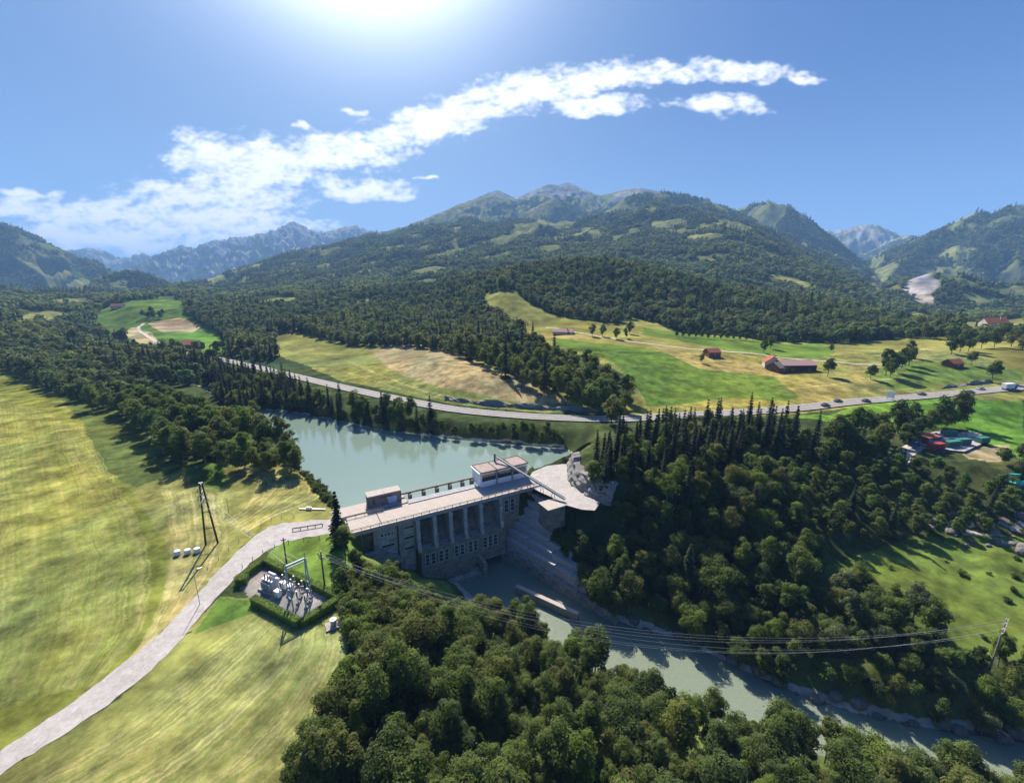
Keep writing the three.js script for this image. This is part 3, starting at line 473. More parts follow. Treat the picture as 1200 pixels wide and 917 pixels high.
function flatPoly(poly, y) { const s = new THREE.Shape(poly.map((p) => new THREE.Vector2(p[0], -p[1]))), g = new THREE.ShapeGeometry(s); return g.rotateX(-Math.PI / 2).translate(0, y, 0); }   // uv in metres
top('lake_water', flatPoly([...LAKE.slice(0, 12), [6, -146], [0, -137], [-46, -110], ...LAKE.slice(14)].map(([x, z], i) => i < 9 ? [x + 1.5, z - 2.5] : [x, z]), -2.5), new THREE.MeshPhysicalMaterial({ color: lin(.150, .212, .175), roughness: .03, ior: 1.6, bumpMap: ripple(16, 1, 5), bumpScale: .022 }), null, null, null, 'structure');
top('river_water', flatPoly([[-24, -113], [-30, -122], [-6, -133], [-3, -126.5], ...RB.slice(2).map(([x, z]) => [x + 1, z - 1]), ...[...LB].reverse().map(([x, z]) => [x - 1, z + 1])], -23), new THREE.MeshPhysicalMaterial({ color: lin(.165, .200, .148), roughness: .2, specularIntensity: .25, ior: 1.33, bumpMap: ripple(9, 1, 8), bumpScale: .09 }), null, null, null, 'structure');

// ---------------------------------------------------------------- roads
function ribbon(name, L, R, mat, lift = .05, step = 1.5, across = 4) {
  const mid = L.map((p, i) => [(p[0] + R[i][0]) / 2, (p[1] + R[i][1]) / 2]), n = Math.max(8, Math.ceil(mid.slice(1).reduce((s, p, i) => s + hyp(p[0] - mid[i][0], p[1] - mid[i][1]), 0) / step));
  const c = (pts) => new THREE.CatmullRomCurve3(pts.map((p) => new THREE.Vector3(p[0], 0, p[1])), false, 'centripetal'), cl = c(L), cr = c(R), P = [], UV = [], I = [], a = new THREE.Vector3(), b = new THREE.Vector3();
  for (let i = 0; i <= n; i++) { cl.getPoint(i / n, a); cr.getPoint(i / n, b); { const j0 = .05 * noise(i * .31, 3) + .03 * noise(i * 1.1, 9), j1 = .05 * noise(i * .31, 33) + .03 * noise(i * 1.1, 19), p = a.clone(); a.lerp(b, j0); b.lerp(p, j1); } for (let k = 0; k <= across; k++) { const x = lerp(a.x, b.x, k / across), z = lerp(a.z, b.z, k / across); P.push(x, groundAt(x, z) + lift, z); UV.push(x / 24, z / 24); } }
  for (let i = 0; i < n; i++) for (let k = 0; k < across; k++) { const p = i * (across + 1) + k, q = p + across + 1; I.push(p, p + 1, q, p + 1, q + 1, q); }
  const g = new THREE.BufferGeometry(); g.setAttribute('position', new THREE.Float32BufferAttribute(P, 3)); g.setAttribute('uv', new THREE.Float32BufferAttribute(UV, 2)); g.setIndex(I); g.computeVertexNormals();
  if (g.attributes.normal.getY(0) < 0) { g.setIndex(I.reverse()); g.computeVertexNormals(); }
  return top(name, g, mat, null, null, null, 'structure');
}
function wide(line, w) { const L = [], R = []; line.forEach((p, i) => { const a = line[Math.max(0, i - 1)], b = line[Math.min(line.length - 1, i + 1)], dx = b[0] - a[0], dz = b[1] - a[1], l = hyp(dx, dz); L.push([p[0] + dz / l * w / 2, p[1] - dx / l * w / 2]); R.push([p[0] - dz / l * w / 2, p[1] + dx / l * w / 2]); }); return [L, R]; }
const pxl = (list, y = 0) => list.map(([a, b]) => flat(a, b, y));
ribbon('valley_road', pxl([[-60, 925], [0, 880], [65, 836], [130, 788], [178, 750], [220, 708], [255, 670], [288, 637], [318, 616], [350, 611], [400, 606.5], [418, 603]]), pxl([[-60, 955], [0, 908], [70, 863], [140, 815], [200, 762], [236, 720], [272, 680], [304, 652], [330, 637], [352, 631], [400, 624], [424, 619]]), M.road, .05, 1.2, 6);
{
  const [L, R] = wide(HIGHWAY, 9), far = HIGHWAY.map((p) => p[2]);
  const strip = (name, a, b, mat, lift) => { const P = [], UV = [], I = [], n = HIGHWAY.length; for (let i = 0; i < n; i++) for (const t of [a, b]) { const x = lerp(L[i][0], R[i][0], t), z = lerp(L[i][1], R[i][1], t); P.push(x, far[i] + lift, z); UV.push(x / 24, z / 24); } for (let i = 0; i + 1 < n; i++) I.push(i * 2, i * 2 + 1, i * 2 + 2, i * 2 + 1, i * 2 + 3, i * 2 + 2); const g = new THREE.BufferGeometry(); g.setAttribute('position', new THREE.Float32BufferAttribute(P, 3)); g.setAttribute('uv', new THREE.Float32BufferAttribute(UV, 2)); g.setIndex(I); g.computeVertexNormals(); if (g.attributes.normal.getY(0) < 0) { g.setIndex(I.reverse()); g.computeVertexNormals(); } return top(name, g, mat, null, null, null, 'structure'); };
  strip('main_road', 0, 1, M.asphalt, .12);
  for (const [a, b] of [[.03, .05], [.95, .97], [.493, .507]]) strip('road_marking', a, b, M.white, .15);
}
const track = (name, px, w, mat, lift = .25) => { const line = smoothLine(land(px), 3), [L, R] = wide(line, w); return ribbon(name, L, R, mat, lift, 2, 2); };
track('farm_track', [[735, 400], [770, 404], [810, 409], [850, 412], [900, 417], [960, 423], [1010, 427], [1060, 428]], 3.2, M.track);
track('farm_track', [[905, 418], [900, 424], [896, 429]], 4, M.track);
track('farm_track', trackPath, 4.5, M.track, .4);
track('farm_track', [[640, 384], [680, 390], [720, 397], [735, 400]], 3, M.track);
track('yard_road', [[1050, 545], [1062, 530], [1078, 520]], 6, M.track, .2);
top('yard_apron', (() => { const g = flatPoly(pxl([[616, 566], [624, 553], [640, 546], [660, 543.5], [689, 543.5], [674, 549], [666, 556], [670, 569], [688, 581], [704, 588], [697, 598], [682, 597], [664, 592], [650, 584], [632, 576]]), .06); const uv = g.attributes.uv; for (let i = 0; i < uv.count; i++) uv.setXY(i, uv.getX(i) / 24, uv.getY(i) / 24); return g; })(), M.road, null, null, null, 'structure');
top('gravel_yard', (() => { const Y = Math.max(...YARD.map(([x, z]) => groundAt(x, z))) + .12, g = flatPoly(YARD, Y); const uv = g.attributes.uv; for (let i = 0; i < uv.count; i++) uv.setXY(i, uv.getX(i) / 24, uv.getY(i) / 24); return g; })(), M.road, null, null, null, 'structure');
const YARD_Y = Math.max(...YARD.map(([x, z]) => groundAt(x, z))) + .12;

// ---------------------------------------------------------------- the dam; s runs along the crest, t upstream, so local x = s and local z = -t
const DAM_O = [-40.6, 0, -104], DAM_TURN = atan2(.485, .874);
const damPoint = (s, t, y = 0) => [DAM_O[0] + .874 * s - .485 * t, y, DAM_O[2] - .485 * s - .874 * t];
const damBlock = (s0, s1, y0, y1, t0, t1, k) => block(s0, s1, y0, y1, -t1, -t0, k);
function glazed(parent, x, y, z, w, h, name = 'window', bars = 1) {
  const f = part(parent, name, merge([box(w + .24, .14, .12).clone().translate(0, h / 2 + .05, 0), box(w + .24, .14, .12).clone().translate(0, -h / 2 - .05, 0), box(.12, h, .12).clone().translate(-w / 2 - .06, 0, 0), box(.12, h, .12).clone().translate(w / 2 + .06, 0, 0), ...Array.from({ length: bars }, (_, i) => box(w, .1, .1).clone().translate(0, -h / 2 + h * (i + 1) / (bars + 1), 0))]), M.frame, [x, y, z]);
  part(f, 'pane', box(w, h, .04), M.glass, [0, 0, -.01]); return f;
}
{
  const d = thing('dam', 'long concrete dam with open spillway bays carrying a road across the gorge', 'dam', DAM_O, DAM_TURN);
  part(d, 'body', merge([damBlock(15.6, 50, -19.6, -10.45, 1.2, 11), damBlock(15.6, 34.8, -25, -19.6, 1.2, 11), damBlock(41.6, 50, -25, -19.6, 1.2, 11), damBlock(34.8, 41.6, -25, -19.6, 9, 11)]), M.wall);
  part(d, 'crest_deck', damBlock(-3, 57.5, -.9, .03, -.2, 9.2, 1 / 7), M.deck);
  part(d, 'edge_kerb', damBlock(-3, 57.5, .035, .30, -.16, .28), M.kerb); part(d, 'edge_kerb', damBlock(15, 39, .035, .30, 8.7, 9.15), M.kerb);
  for (const y of [.62, .98]) part(d, 'guard_rail', damBlock(-3, 57.5, y, y + .12, .02, .12), M.rail);
  for (let s = -2.8; s < 57; s += 2.4) part(d, 'rail_post', damBlock(s, s + .12, .301, 1.05, .13, .25), M.rail);
  // the two closed bays at the field end
  part(d, 'end_wall', damBlock(-2.5, 2.6, -10, -.91, 2.2, 9), M.stain);
  part(d, 'bay_wall', damBlock(3.5, 9.3, -15, -.91, .9, 9), M.pale); part(d, 'bay_wall', damBlock(10.7, 14.3, -18, -.91, .8, 9), M.pale);
  for (const s of [3.05, 10]) part(d, 'pilaster', damBlock(s - .45, s + .65, -17, -.91, -.1, 8.8), M.concrete);
  for (let k = 0; k < 4; k++) glazed(d, 5.1 + k * .95, -3.4, -.86, .6, .9, 'window', 0);
  glazed(d, 6.6, -7.0, -.86, 3.4, .8, 'window', 0); glazed(d, 6.9, -10.2, -.86, 2.6, .8, 'window', 0);
  for (const y of [-2.9, -6.2, -9.6]) glazed(d, 12.6, y, -.76, 2.9, .8, 'window', 0);
  part(d, 'outside_stair', (() => { const l = []; for (let k = 0; k < 9; k++) l.push(block(4.0 + k * .75, 4.8 + k * .75, -10.5 - k * .22 - .5, -7.2 - k * .55, -.2, .85)); return merge(l); })(), M.concrete);
  part(d, 'stair_landing', block(-.4, 4.0, -12, -7.0, -.2, 1.1), M.concrete);
  // spillway bays
  const piers = [15, 20, 25, 29.7, 35, 42], prof = [[9, -2.6], [7.2, -2.4], [5.4, -3.2], [4, -4.9], [2.9, -6.8], [1.8, -8.6], [.6, -9.5], [-.8, -9.85], [-2.1, -9.9], [-2.1, -10.4], [9, -10.4]];
  for (const s of piers) part(d, 'pier', (() => { const sh = new THREE.Shape([[-1.0, -.91], [8.9, -.91], [8.9, -10.41], [-1.9, -10.41], [-1.9, -9.4], [-1.2, -7.6]].map(([t, y]) => new THREE.Vector2(t, y))); const g = new THREE.ExtrudeGeometry(sh, { depth: 1, bevelEnabled: true, bevelThickness: .06, bevelSize: .06, bevelSegments: 1 }); g.rotateY(Math.PI / 2); g.translate(s - .5, 0, 0); return uvMetres(g); })(), M.pale);
  for (let i = 0; i + 1 < piers.length; i++) {
    const s0 = piers[i] + .565, s1 = piers[i + 1] - .565;
    part(d, 'spillway_chute', (() => { const sh = new THREE.Shape(prof.map(([t, y]) => new THREE.Vector2(t, y))); const g = new THREE.ExtrudeGeometry(sh, { depth: s1 - s0, bevelEnabled: false }); g.rotateY(Math.PI / 2); g.translate(s0, 0, 0); return uvMetres(g); })(), M.chute);
    part(d, 'gate', damBlock(s0, s1, -2.7, -.92, 7.4, 7.8), M.steel);
  }
  // machine hall under the spillway
  part(d, 'hall_wall', merge([damBlock(15.2, 43, -19.6, -10.43, -1.7, 1.15), damBlock(15.2, 34.8, -25, -19.6, -1.7, 1.15), damBlock(41.6, 43, -25, -19.6, -1.7, 1.15)]), M.wall); part(d, 'hall_sill', damBlock(15.2, 43, -17.6, -17.25, -1.88, -1.705), M.concrete);
  for (const s of [17, 18.8, 21.2, 23, 26.2, 28, 30.8, 32.5, 35.8, 37.6, 39.4]) glazed(d, s, -13.7, 1.73, 1.15, 3.6, 'window', 2);
  part(d, 'abutment_wall', damBlock(43.2, 49.5, -20, -.91, .6, 9), M.wall); for (const s of [44.6, 46.9]) glazed(d, s, -4.6, -.57, 1.3, 4.2, 'window', 2);
  part(d, 'end_abutment', damBlock(49.7, 57, -18, -.91, 1.2, 9), M.stain);
  part(d, 'outlet_ledge', damBlock(18.5, 33, -25, -21.2, -5.2, -1.75), M.concrete); part(d, 'outlet_cover', damBlock(22, 30, -21.19, -20.5, -3.4, -1.76), M.stain);
  part(d, 'wing_wall', damBlock(33.2, 34.4, -25, -17.8, -6, -1.75), M.concrete);
  part(d, 'outlet_frame', damBlock(34.45, 42.5, -19.6, -18.9, -2.2, -1.75), M.concrete);
  // upstream side
  part(d, 'upstream_wall', damBlock(-3, 57.5, -10, -.95, 9.25, 10.2), M.concrete);
  part(d, 'intake_slab', damBlock(15.5, 38.6, -1.2, -.25, 9.25, 12.2, 1 / 7), M.slab);
  part(d, 'intake_platform', damBlock(-7, 15.2, -1.6, -.02, 10.25, 16.2), M.deck);
  part(d, 'crane_beam', damBlock(14, 39.2, .75, 1.25, 14.2, 14.8), M.stain);
  for (const s of [17, 21.5, 26, 30.5, 35, 38.4]) part(d, 'beam_post', damBlock(s - .45, s + .45, -9, .74, 13.2, 14.9), M.stain);
  part(d, 'joint_cover', damBlock(5.1, 5.4, .032, .05, .3, 9.1), M.dark);
  for (const [a, b] of [[-3, 7.5]]) part(d, 'inner_rail', merge([damBlock(a, b, .9, 1.02, 8.3, 8.4), damBlock(a, b, .5, .6, 8.3, 8.4), ...[0, 2.5, 5, 7.5, 10].map((k) => damBlock(a + k, a + k + .1, .03, .89, 8.3, 8.4))]), M.rail);
}
{
  const h = thing('gate_house', 'flat roofed glazed control house on the dam crest in three bays', 'gate house', damPoint(48, 11.2, .03), DAM_TURN);
  part(h, 'wall', merge([block(-9, 9, 0, 1.9, -3.3, 3.2), block(-9, 9, 4.2, 5.1, -3.3, 3.2), block(-9, -8.4, 1.9, 4.2, -3.3, 3.2), block(8.4, 9, 1.9, 4.2, -3.3, 3.2), block(-9, 9, 1.9, 4.2, -3.3, -2.9)]), M.white);
  part(h, 'wall_panel', block(-9.12, -9.01, .2, 4.9, -3.2, 3.1), M.panel);
  for (const x of [-5.95, 0, 5.95]) { const w = part(h, 'window', block(x - 2.45, x + 2.45, 1.9, 4.2, 3.0, 3.08), M.glass); part(w, 'window_frame', merge([block(x - 2.45, x + 2.45, 1.9, 2.0, 3.081, 3.16), block(x - 2.45, x + 2.45, 4.1, 4.2, 3.081, 3.16), block(x - .05, x + .05, 2.0, 4.1, 3.081, 3.14)]), M.rail); }
  for (const x of [-3, 3]) part(h, 'pillar', block(x - .3, x + .3, 0, 5.1, 3.21, 3.5), M.concrete);
  for (const x of [-6.05, 0, 6.05]) part(h, 'roof_panel', block(x - 2.9, x + 2.9, 5.12, 5.35, -3.5, 3.6), M.roofgrey);
  for (const x of [-9.05, -3.02, 3.02, 9.05]) part(h, 'roof_ridge', block(x - .1, x + .1, 5.12, 5.6, -3.5, 3.7), M.rail);
  part(h, 'roof_edge', merge([block(-8.95, 8.95, 5.12, 5.5, 3.61, 3.75), block(-8.95, 8.95, 5.12, 5.5, -3.68, -3.51)]), M.rail); part(h, 'gutter', block(-9.6, -9.16, 4.9, 5.2, -3.5, 3.6), M.white);
}
{
  const h = thing('intake_house', 'weathered flat concrete block house standing over the lake at the dam end', 'block house', damPoint(8.7, 13.6, 0), DAM_TURN);
  part(h, 'wall', block(-4.9, 4.9, 0, 3.4, -1.7, 1.6), M.stain); part(h, 'roof_slab', block(-2.55 - 2.5, -.03, 3.41, 3.72, -1.9, 1.8), M.deck); part(h, 'roof_slab', block(.03, 5.05, 3.41, 3.72, -1.9, 1.8), M.deck);
  part(h, 'corner_post', block(-5.05, -4.91, 0, 3.4, 1.4, 1.75), M.rail); part(h, 'corner_post', block(4.91, 5.05, 0, 3.4, 1.4, 1.75), M.rail);
  part(h, 'door', block(1, 3.6, .05, 2.3, 1.61, 1.68), plainMat(.33, .42, .60, .6)); part(h, 'louvre', block(-1.8, 2.2, 2.35, 2.75, 1.61, 1.7), M.rail); part(h, 'fan_housing', block(-3.6, -2.8, .9, 1.8, 1.61, 1.75), M.rail); part(h, 'wall_lamp', block(.7, .95, 2.0, 2.3, 1.69, 1.85), M.white);
}
{
  const b = thing('inclined_gantry', 'long slanting steel trough bridge running over the control house to the bank', 'gantry', [0, 0, 0]);
  const A = damPoint(47.5, 14.4, 7.3), q = flat(662, 588), B = [q[0], .9, q[1]], at = (t) => A.map((v, i) => lerp(v, B[i], t));
  part(b, 'trough', uvMetres(beam(A, B, .75, .4)), M.steel);
  for (const s of [-.5, .5]) { const o = [s * .6, .55, s * .6]; part(b, 'hand_rail', beam(A.map((v, i) => v + o[i]), B.map((v, i) => v + o[i]), .09), M.rail); }
  for (const t of [.52, .7, .85]) { const p = at(t); part(b, 'trestle', merge([rod([p[0] - .5, .05, p[2] - .5], [p[0] - .2, p[1] - .2, p[2]], .08), rod([p[0] + .5, .05, p[2] + .5], [p[0] + .2, p[1] - .2, p[2]], .08)]), M.rail); }
  part(b, 'end_post', block(A[0] - .3, A[0] + .3, 5.4, 8.2, A[2] - .3, A[2] + .3), M.rail);
}
{   // stepped wall on the far bank of the tail water
  const w = thing('stepped_bank_wall', 'stepped concrete bank wall rising from the tail water beside the dam', 'bank wall', [-4.2, 0, -125.5], atan2(-.68, .73)), dirs = 42;
  const seg = (x0, x1, y0, y1, z0, z1) => block(x0, x1, y0, y1, z0, z1);
  for (let k = 0; k < 7; k++) part(w, 'wall_panel', seg(.2 + k * 6.2, 6.3 + k * 6.2, -26, -18 - k * .35, -1.1, 0), M.concrete);
  for (let k = 1; k <= 7; k++) { const len = 37 - k * 3.6; for (let j = 0; j < 3; j++) part(w, 'step', seg(j * len / 3 + .05 - k * .2, (j + 1) * len / 3 - .05 - k * .2, -26 + k * 2, -17.8 + k * 2.2 - j * .35, -1.1 - k * 1.75, -1.11 - (k - 1) * 1.75), M.step); }
}
{
  const q = flat(640, 597, -1), b = thing('abutment_block', 'square concrete abutment block with a flat top at the forested bank', 'abutment', [q[0] + 1.5, 0, q[1] - 1.5], DAM_TURN);
  part(b, 'block', block(-2.6, 3.6, -7, -.3, -2.6, 2.6), M.stain); part(b, 'cap', block(-2.8, 3.8, -.29, 0, -2.8, 2.8), M.deck);
}
{
  const w = thing('guide_wall', 'narrow concrete guide wall standing in the tail water below the dam', 'guide wall', [1.3, 0, -108.7], -atan2(10.8, 16));
  for (let k = 0; k < 4; k++) part(w, 'wall_panel', block(k * 5, k * 5 + 4.95, -26, -20.9 - k * .1, -.55, .55), M.concrete); part(w, 'cap', block(-.1, 20, -20.89, -20.7, -.65, .65), M.deck);
}
{
  const g = new THREE.BufferGeometry(), P = [], I = [], line = smoothLine([[-22, -113.2], [-18.6, -114], [-14.5, -109.8], [-9.2, -103.6], [-5.5, -99]], 2);
  line.forEach(([x, z], i) => { P.push(x + .9, -24, z - .9, x - .6, -21.6, z + .6, x - 2.8, -21.2, z + 2.2, x - 3.6, -24, z + 3); if (i) for (let k = 0; k < 3; k++) { const a = (i - 1) * 4 + k, b = a + 4; I.push(a, a + 1, b, a + 1, b + 1, b); } });
  g.setAttribute('position', new THREE.Float32BufferAttribute(P, 3)); g.setIndex(I.reverse()); g.computeVertexNormals();
  top('bank_revetment', uvMetres(g), M.deck, 'pale concrete revetment strip along the grassy foot of the slope', 'revetment');
}
function rockGeo(seed, w, h, d, n = 3) { const g = new THREE.IcosahedronGeometry(1, n), p = g.attributes.position; for (let i = 0; i < p.count; i++) { const x = p.getX(i), y = p.getY(i), z = p.getZ(i), k = 1 + .28 * fbm(x * 1.6 + seed * 7, y * 1.6 + z * 1.3 + seed, 4) + .10 * Math.round(2.4 * noise(x * 2 + seed, z * 2 + y)) / 2; p.setXYZ(i, x * w * k, y * h * k, z * d * k); } g.computeVertexNormals(); return uvMetres(g, 1 / 4); }
{ const g = mulberry(31); for (let k = 0; k < 26; k++) { const t = .25 + k / 26 * .75 * .9, i = Math.floor(t * (RB.length - 2)), f = t * (RB.length - 2) - i, a = RB[i + 1] ?? RB[i], b = RB[i + 2] ?? a, s = .5 + g() * 1.1; const x = lerp(a[0], b[0], f) + (g() - .3) * 2, z = lerp(a[1], b[1], f) - (g() - .3) * 2; if (x > 118) continue; const o = top('river_boulder', rockGeo(k % 5 + 10, s * 1.3, s * .8, s, 1), M.rock, 'grey boulder at the water edge under the bank trees', 'boulder', 'boulders along the river bank'); o.position.set(x, Math.max(-23.1, groundAt(x, z)) + s * .2, z); } }

// ---------------------------------------------------------------- pylons, poles, wires
const gp = (px, py) => { const [x, z] = hit(px, py); return [x, groundAt(x, z), z]; };
function insulator(parent, x, y, z, len = .9) { const l = []; for (let k = 0; k < 4; k++) l.push(new THREE.CylinderGeometry(.13, .13, .07, 8).translate(x, y - .15 - k * len / 4, z)); l.push(rod([x, y, z], [x, y - len, z], .035, .035, 5)); return part(parent, 'insulator', merge(l), M.porcelain); }
const ends = {};
{
  const [x, y, z] = gp(248, 637), p = thing('power_pylon', 'dark timber A frame power pylon standing in the mown field', 'pylon', [x, y, z], .35), H = 17;
  for (const s of [-1, 1]) part(p, 'leg', rod([s * 1.35, -.3, 0], [s * .25, H, 0], .24, .17, 9), M.wood);
  for (const h of [4.5, 9]) part(p, 'brace', beam([-1.3 + h * .055, h, 0], [1.3 - h * .055, h, 0], .16), M.wood);
  for (const [h, w] of [[16.2, 1.7], [14.2, 2.3], [12.2, 2.0]]) { part(p, 'cross_arm', beam([-.4, h, -w], [-.4, h, w], .18, .2), M.steel); for (const s of [-1, 1]) { part(p, 'arm_strut', beam([-.4, h - 1, s * .2], [-.4, h - .05, s * w * .9], .09), M.steel); insulator(p, -.4, h - .1, s * w * .95); } }
  part(p, 'top_cap', box(.9, .18, .5), M.steel, [0, H + .05, 0]); p.updateMatrixWorld();
  ends.pylon = [[16.2, 1.6], [14.2, 2.2], [12.2, 1.9]].flatMap(([h, w]) => [-1, 1].map((s) => p.localToWorld(new THREE.Vector3(-.4, h - 1, s * w)).toArray()));
}
function woodPole(px, py, H, label, arms, tilt = 0, turn = .5, at, mat = M.wood) {
  const [x, y, z] = at ?? gp(px, py), p = thing('utility_pole', label, 'utility pole', [x, y, z], turn); p.rotation.z = tilt;
  part(p, 'post', rod([0, -.4, 0], [0, H, 0], .19, .13, 9), mat); const out = []; p.updateMatrixWorld();
  for (const [h, w] of arms) { part(p, 'cross_arm', beam([-w, h, .16], [w, h, .16], .14, .16), mat); for (const s of [-1, 1]) { part(p, 'insulator', new THREE.CylinderGeometry(.07, .09, .35, 8).translate(s * w * .92, h + .26, .16), M.white_cer); out.push(p.localToWorld(new THREE.Vector3(s * w * .92, h + .4, .16)).toArray()); } }
  if (arms.length) { part(p, 'insulator', new THREE.CylinderGeometry(.07, .09, .35, 8).translate(0, H + .18, 0), M.white_cer); out.push(p.localToWorld(new THREE.Vector3(0, H + .35, 0)).toArray()); }
  return out;
}
ends.station = woodPole(381, 692, 9.5, 'dark wooden utility pole beside the substation hedge', [[8.6, 1.3], [8.0, .9]], 0, -.7);
ends.bend = woodPole(336, 662, 7.2, 'short wooden pole on the grass inside the road bend', [[6.8, .5]], 0, .4);
ends.river = woodPole(0, 0, 13.5, 'pale wooden pole with three cross arms on the far river bank', [[13, 1.5], [11.8, 1.9], [10.6, 1.5]], -.13, .55, [101, -16, -74], BARK2_POLE());
function BARK2_POLE() { return worn(.40, .33, .28); }
{ const [x, y, z] = gp(234, 708), l = thing('street_lamp', 'thin grey lamp post at the roadside below the pylon', 'street lamp', [x, y, z], .8); part(l, 'post', rod([0, -.2, 0], [0, 8, 0], .08, .05, 8), M.galv); part(l, 'arm', rod([0, 7.9, 0], [.9, 8.1, 0], .045), M.galv); part(l, 'lamp_head', box(.8, .12, .28), M.white, [1.1, 8.1, 0]); }
function cable(a, b, sag, label, group) { const A = new THREE.Vector3(...a), B = new THREE.Vector3(...b), pts = []; for (let i = 0; i <= 24; i++) { const t = i / 24, v = A.clone().lerp(B, t); v.y -= sag * 4 * t * (1 - t); pts.push(v); } top('power_cable', new THREE.TubeGeometry(new THREE.CatmullRomCurve3(pts), 40, .014, 5), M.cable, label, 'power cable', group); }
ends.river.slice(0, 6).forEach((b, i) => cable(ends.station[i % ends.station.length], b, 11 + (i % 3) * 1.6, 'sagging cable strung over the river from the substation pole', 'cables over the river'));

// ---------------------------------------------------------------- substation
{
  const S = SUBSTATION, sides = [['long clipped hedge along the road side of the substation', 0, 1], ['clipped hedge on the slope side of the substation', 1, 2], ['clipped hedge at the slope corner of the substation', 2, 3], ['clipped hedge along the field side of the substation', 3, 4]];
  const hg = mulberry(61);
  for (const [label, i, j] of sides) {
    const a = S[i], b = S[j], L = hyp(b[0] - a[0], b[1] - a[1]), W = 1.5, Ht = 1.9, y = Math.min(groundAt(...a), groundAt(...b)) - .3;
    const h = thing('hedge', label, 'hedge', [(a[0] + b[0]) / 2, y, (a[1] + b[1]) / 2], -atan2(b[1] - a[1], b[0] - a[0]), 'hedges round the substation');
    part(h, 'core', new THREE.BoxGeometry(L - .5, Ht - .2, W - .4).translate(0, Ht / 2, 0), plainMat(.105, .185, .020));
    const dummy = { leaf: null }; h.userData.fill = undefined; delete h.userData.fill;
    HEDGES.push([h, L, W, Ht]);
  }
  const at = (px, py) => { const [x, z] = flat(px, py); return [x, groundAt(x, z) + .05, z]; };
  { const q = flat(281, 684), h = thing('hedge', 'short clipped hedge stub at the substation entrance', 'hedge', [q[0] + .5, groundAt(...q) - .1, q[1]], .3, 'hedges round the substation'); part(h, 'core', new THREE.BoxGeometry(2, 1.7, 1.4).translate(0, .85, 0), plainMat(.105, .185, .020)); HEDGES.push([h, 2.4, 1.7, 1.9]); }
  { // transformer
    const t = thing('transformer', 'grey oil transformer with cooling fins inside the hedged substation', 'transformer', at(318, 690), -.45);
    part(t, 'plinth', box(4.6, .4, 3.2), M.concrete, [0, .2, 0]); part(t, 'tank', box(3, 2.2, 1.6), M.galv, [0, 1.5, 0]); part(t, 'lid', box(3.2, .14, 1.8), M.white, [0, 2.68, 0]);
    for (let k = 0; k < 8; k++) for (const s of [-1, 1]) part(t, 'cooling_fin', box(.08, 1.7, .55), M.galv, [-1.3 + k * .37, 1.45, s * 1.09]);
    part(t, 'oil_tank', new THREE.CylinderGeometry(.38, .38, 2.2, 14).rotateZ(Math.PI / 2), M.galv, [.2, 3.35, -.5]);
    for (const x of [-.9, 0, .9]) { part(t, 'bushing', merge([...Array.from({ length: 5 }, (_, k) => new THREE.CylinderGeometry(.17 - k * .01, .19 - k * .01, .1, 9).translate(0, .12 + k * .22, 0)), new THREE.CylinderGeometry(.07, .07, 1.2, 7).translate(0, .6, 0)]), M.porcelain, [x, 2.75, .5]); }
  }
  const g = mulberry(13);
  const unit = (px, py, h, label, group) => { const u = thing('insulator_post', label, 'insulator post', at(px, py), g() * .3 - .5, group); part(u, 'footing', box(.6, .3, .6), M.concrete, [0, .1, 0]); part(u, 'stand', merge([box(.09, h, .09).clone().translate(-.16, h / 2 + .25, 0), box(.09, h, .09).clone().translate(.16, h / 2 + .25, 0), box(.5, .08, .3).clone().translate(0, h + .28, 0)]), M.galv); part(u, 'insulator', merge([...Array.from({ length: 6 }, (_, k) => new THREE.CylinderGeometry(.15, .17, .1, 9).translate(0, h + .42 + k * .2, 0)), new THREE.CylinderGeometry(.08, .08, 1.3, 7).translate(0, h + .95, 0)]), M.porcelain); part(u, 'terminal', box(.34, .12, .2), M.galv, [0, h + 1.65, 0]); return u; };
  for (let r = 0; r < 3; r++) for (let k = 0; k < 4; k++) unit(330 + k * 9.5 + r * 3, 696 + k * 5.6 - r * 6.5, 1.3 + (r % 2) * .5, 'porcelain insulator post on a steel stand inside the substation', 'insulator posts in the substation');
  for (const [px, py, k] of [[326, 700, 0], [333, 690, 1], [341, 693, 2]]) { const b = thing('switchgear_box', ['white switchgear cabinet beside the transformer', 'white switchgear cabinet behind the transformer', 'white switchgear cabinet between insulator posts'][k], 'switchgear', at(px, py), -.45); part(b, 'cabinet', box(1.2, 1.3, .8), M.white, [0, 1.0, 0]); part(b, 'stand', box(.9, .5, .6), M.galv, [0, .2, 0]); part(b, 'roof', box(1.35, .08, .95), M.galv, [0, 1.7, 0]); }
  { // portal
    const A = at(341, 711), B = at(363, 700), H = 9.5, p = thing('gantry_portal', 'blue grey steel portal frame with splayed legs in the substation', 'portal frame', [0, 0, 0]), m = plainMat(.24, .33, .38, .6, { metalness: .2 });
    const dx = B[0] - A[0], dz = B[2] - A[2], l = hyp(dx, dz), nx = -dz / l, nz = dx / l;
    for (const q of [A, B]) { for (const s of [-1, 1]) part(p, 'leg', merge([beam([q[0] + nx * s * 1.3, q[1], q[2] + nz * s * 1.3], [q[0] + nx * s * .15, q[1] + H, q[2] + nz * s * .15], .2)]), m); for (let k = 1; k < 5; k++) { const w = 1.3 - k * .24; part(p, 'lattice_bar', beam([q[0] - nx * w, q[1] + k * 1.9, q[2] - nz * w], [q[0] + nx * w, q[1] + k * 1.9 + .3, q[2] + nz * w], .09), m); } part(p, 'peak', rod([q[0], q[1] + H, q[2]], [q[0], q[1] + H + 1.4, q[2]], .09, .05), m); }
    part(p, 'cross_beam', merge([beam([A[0], A[1] + H, A[2]], [B[0], B[1] + H, B[2]], .3), beam([A[0], A[1] + H - .6, A[2]], [B[0], B[1] + H - .6, B[2]], .14)]), m);
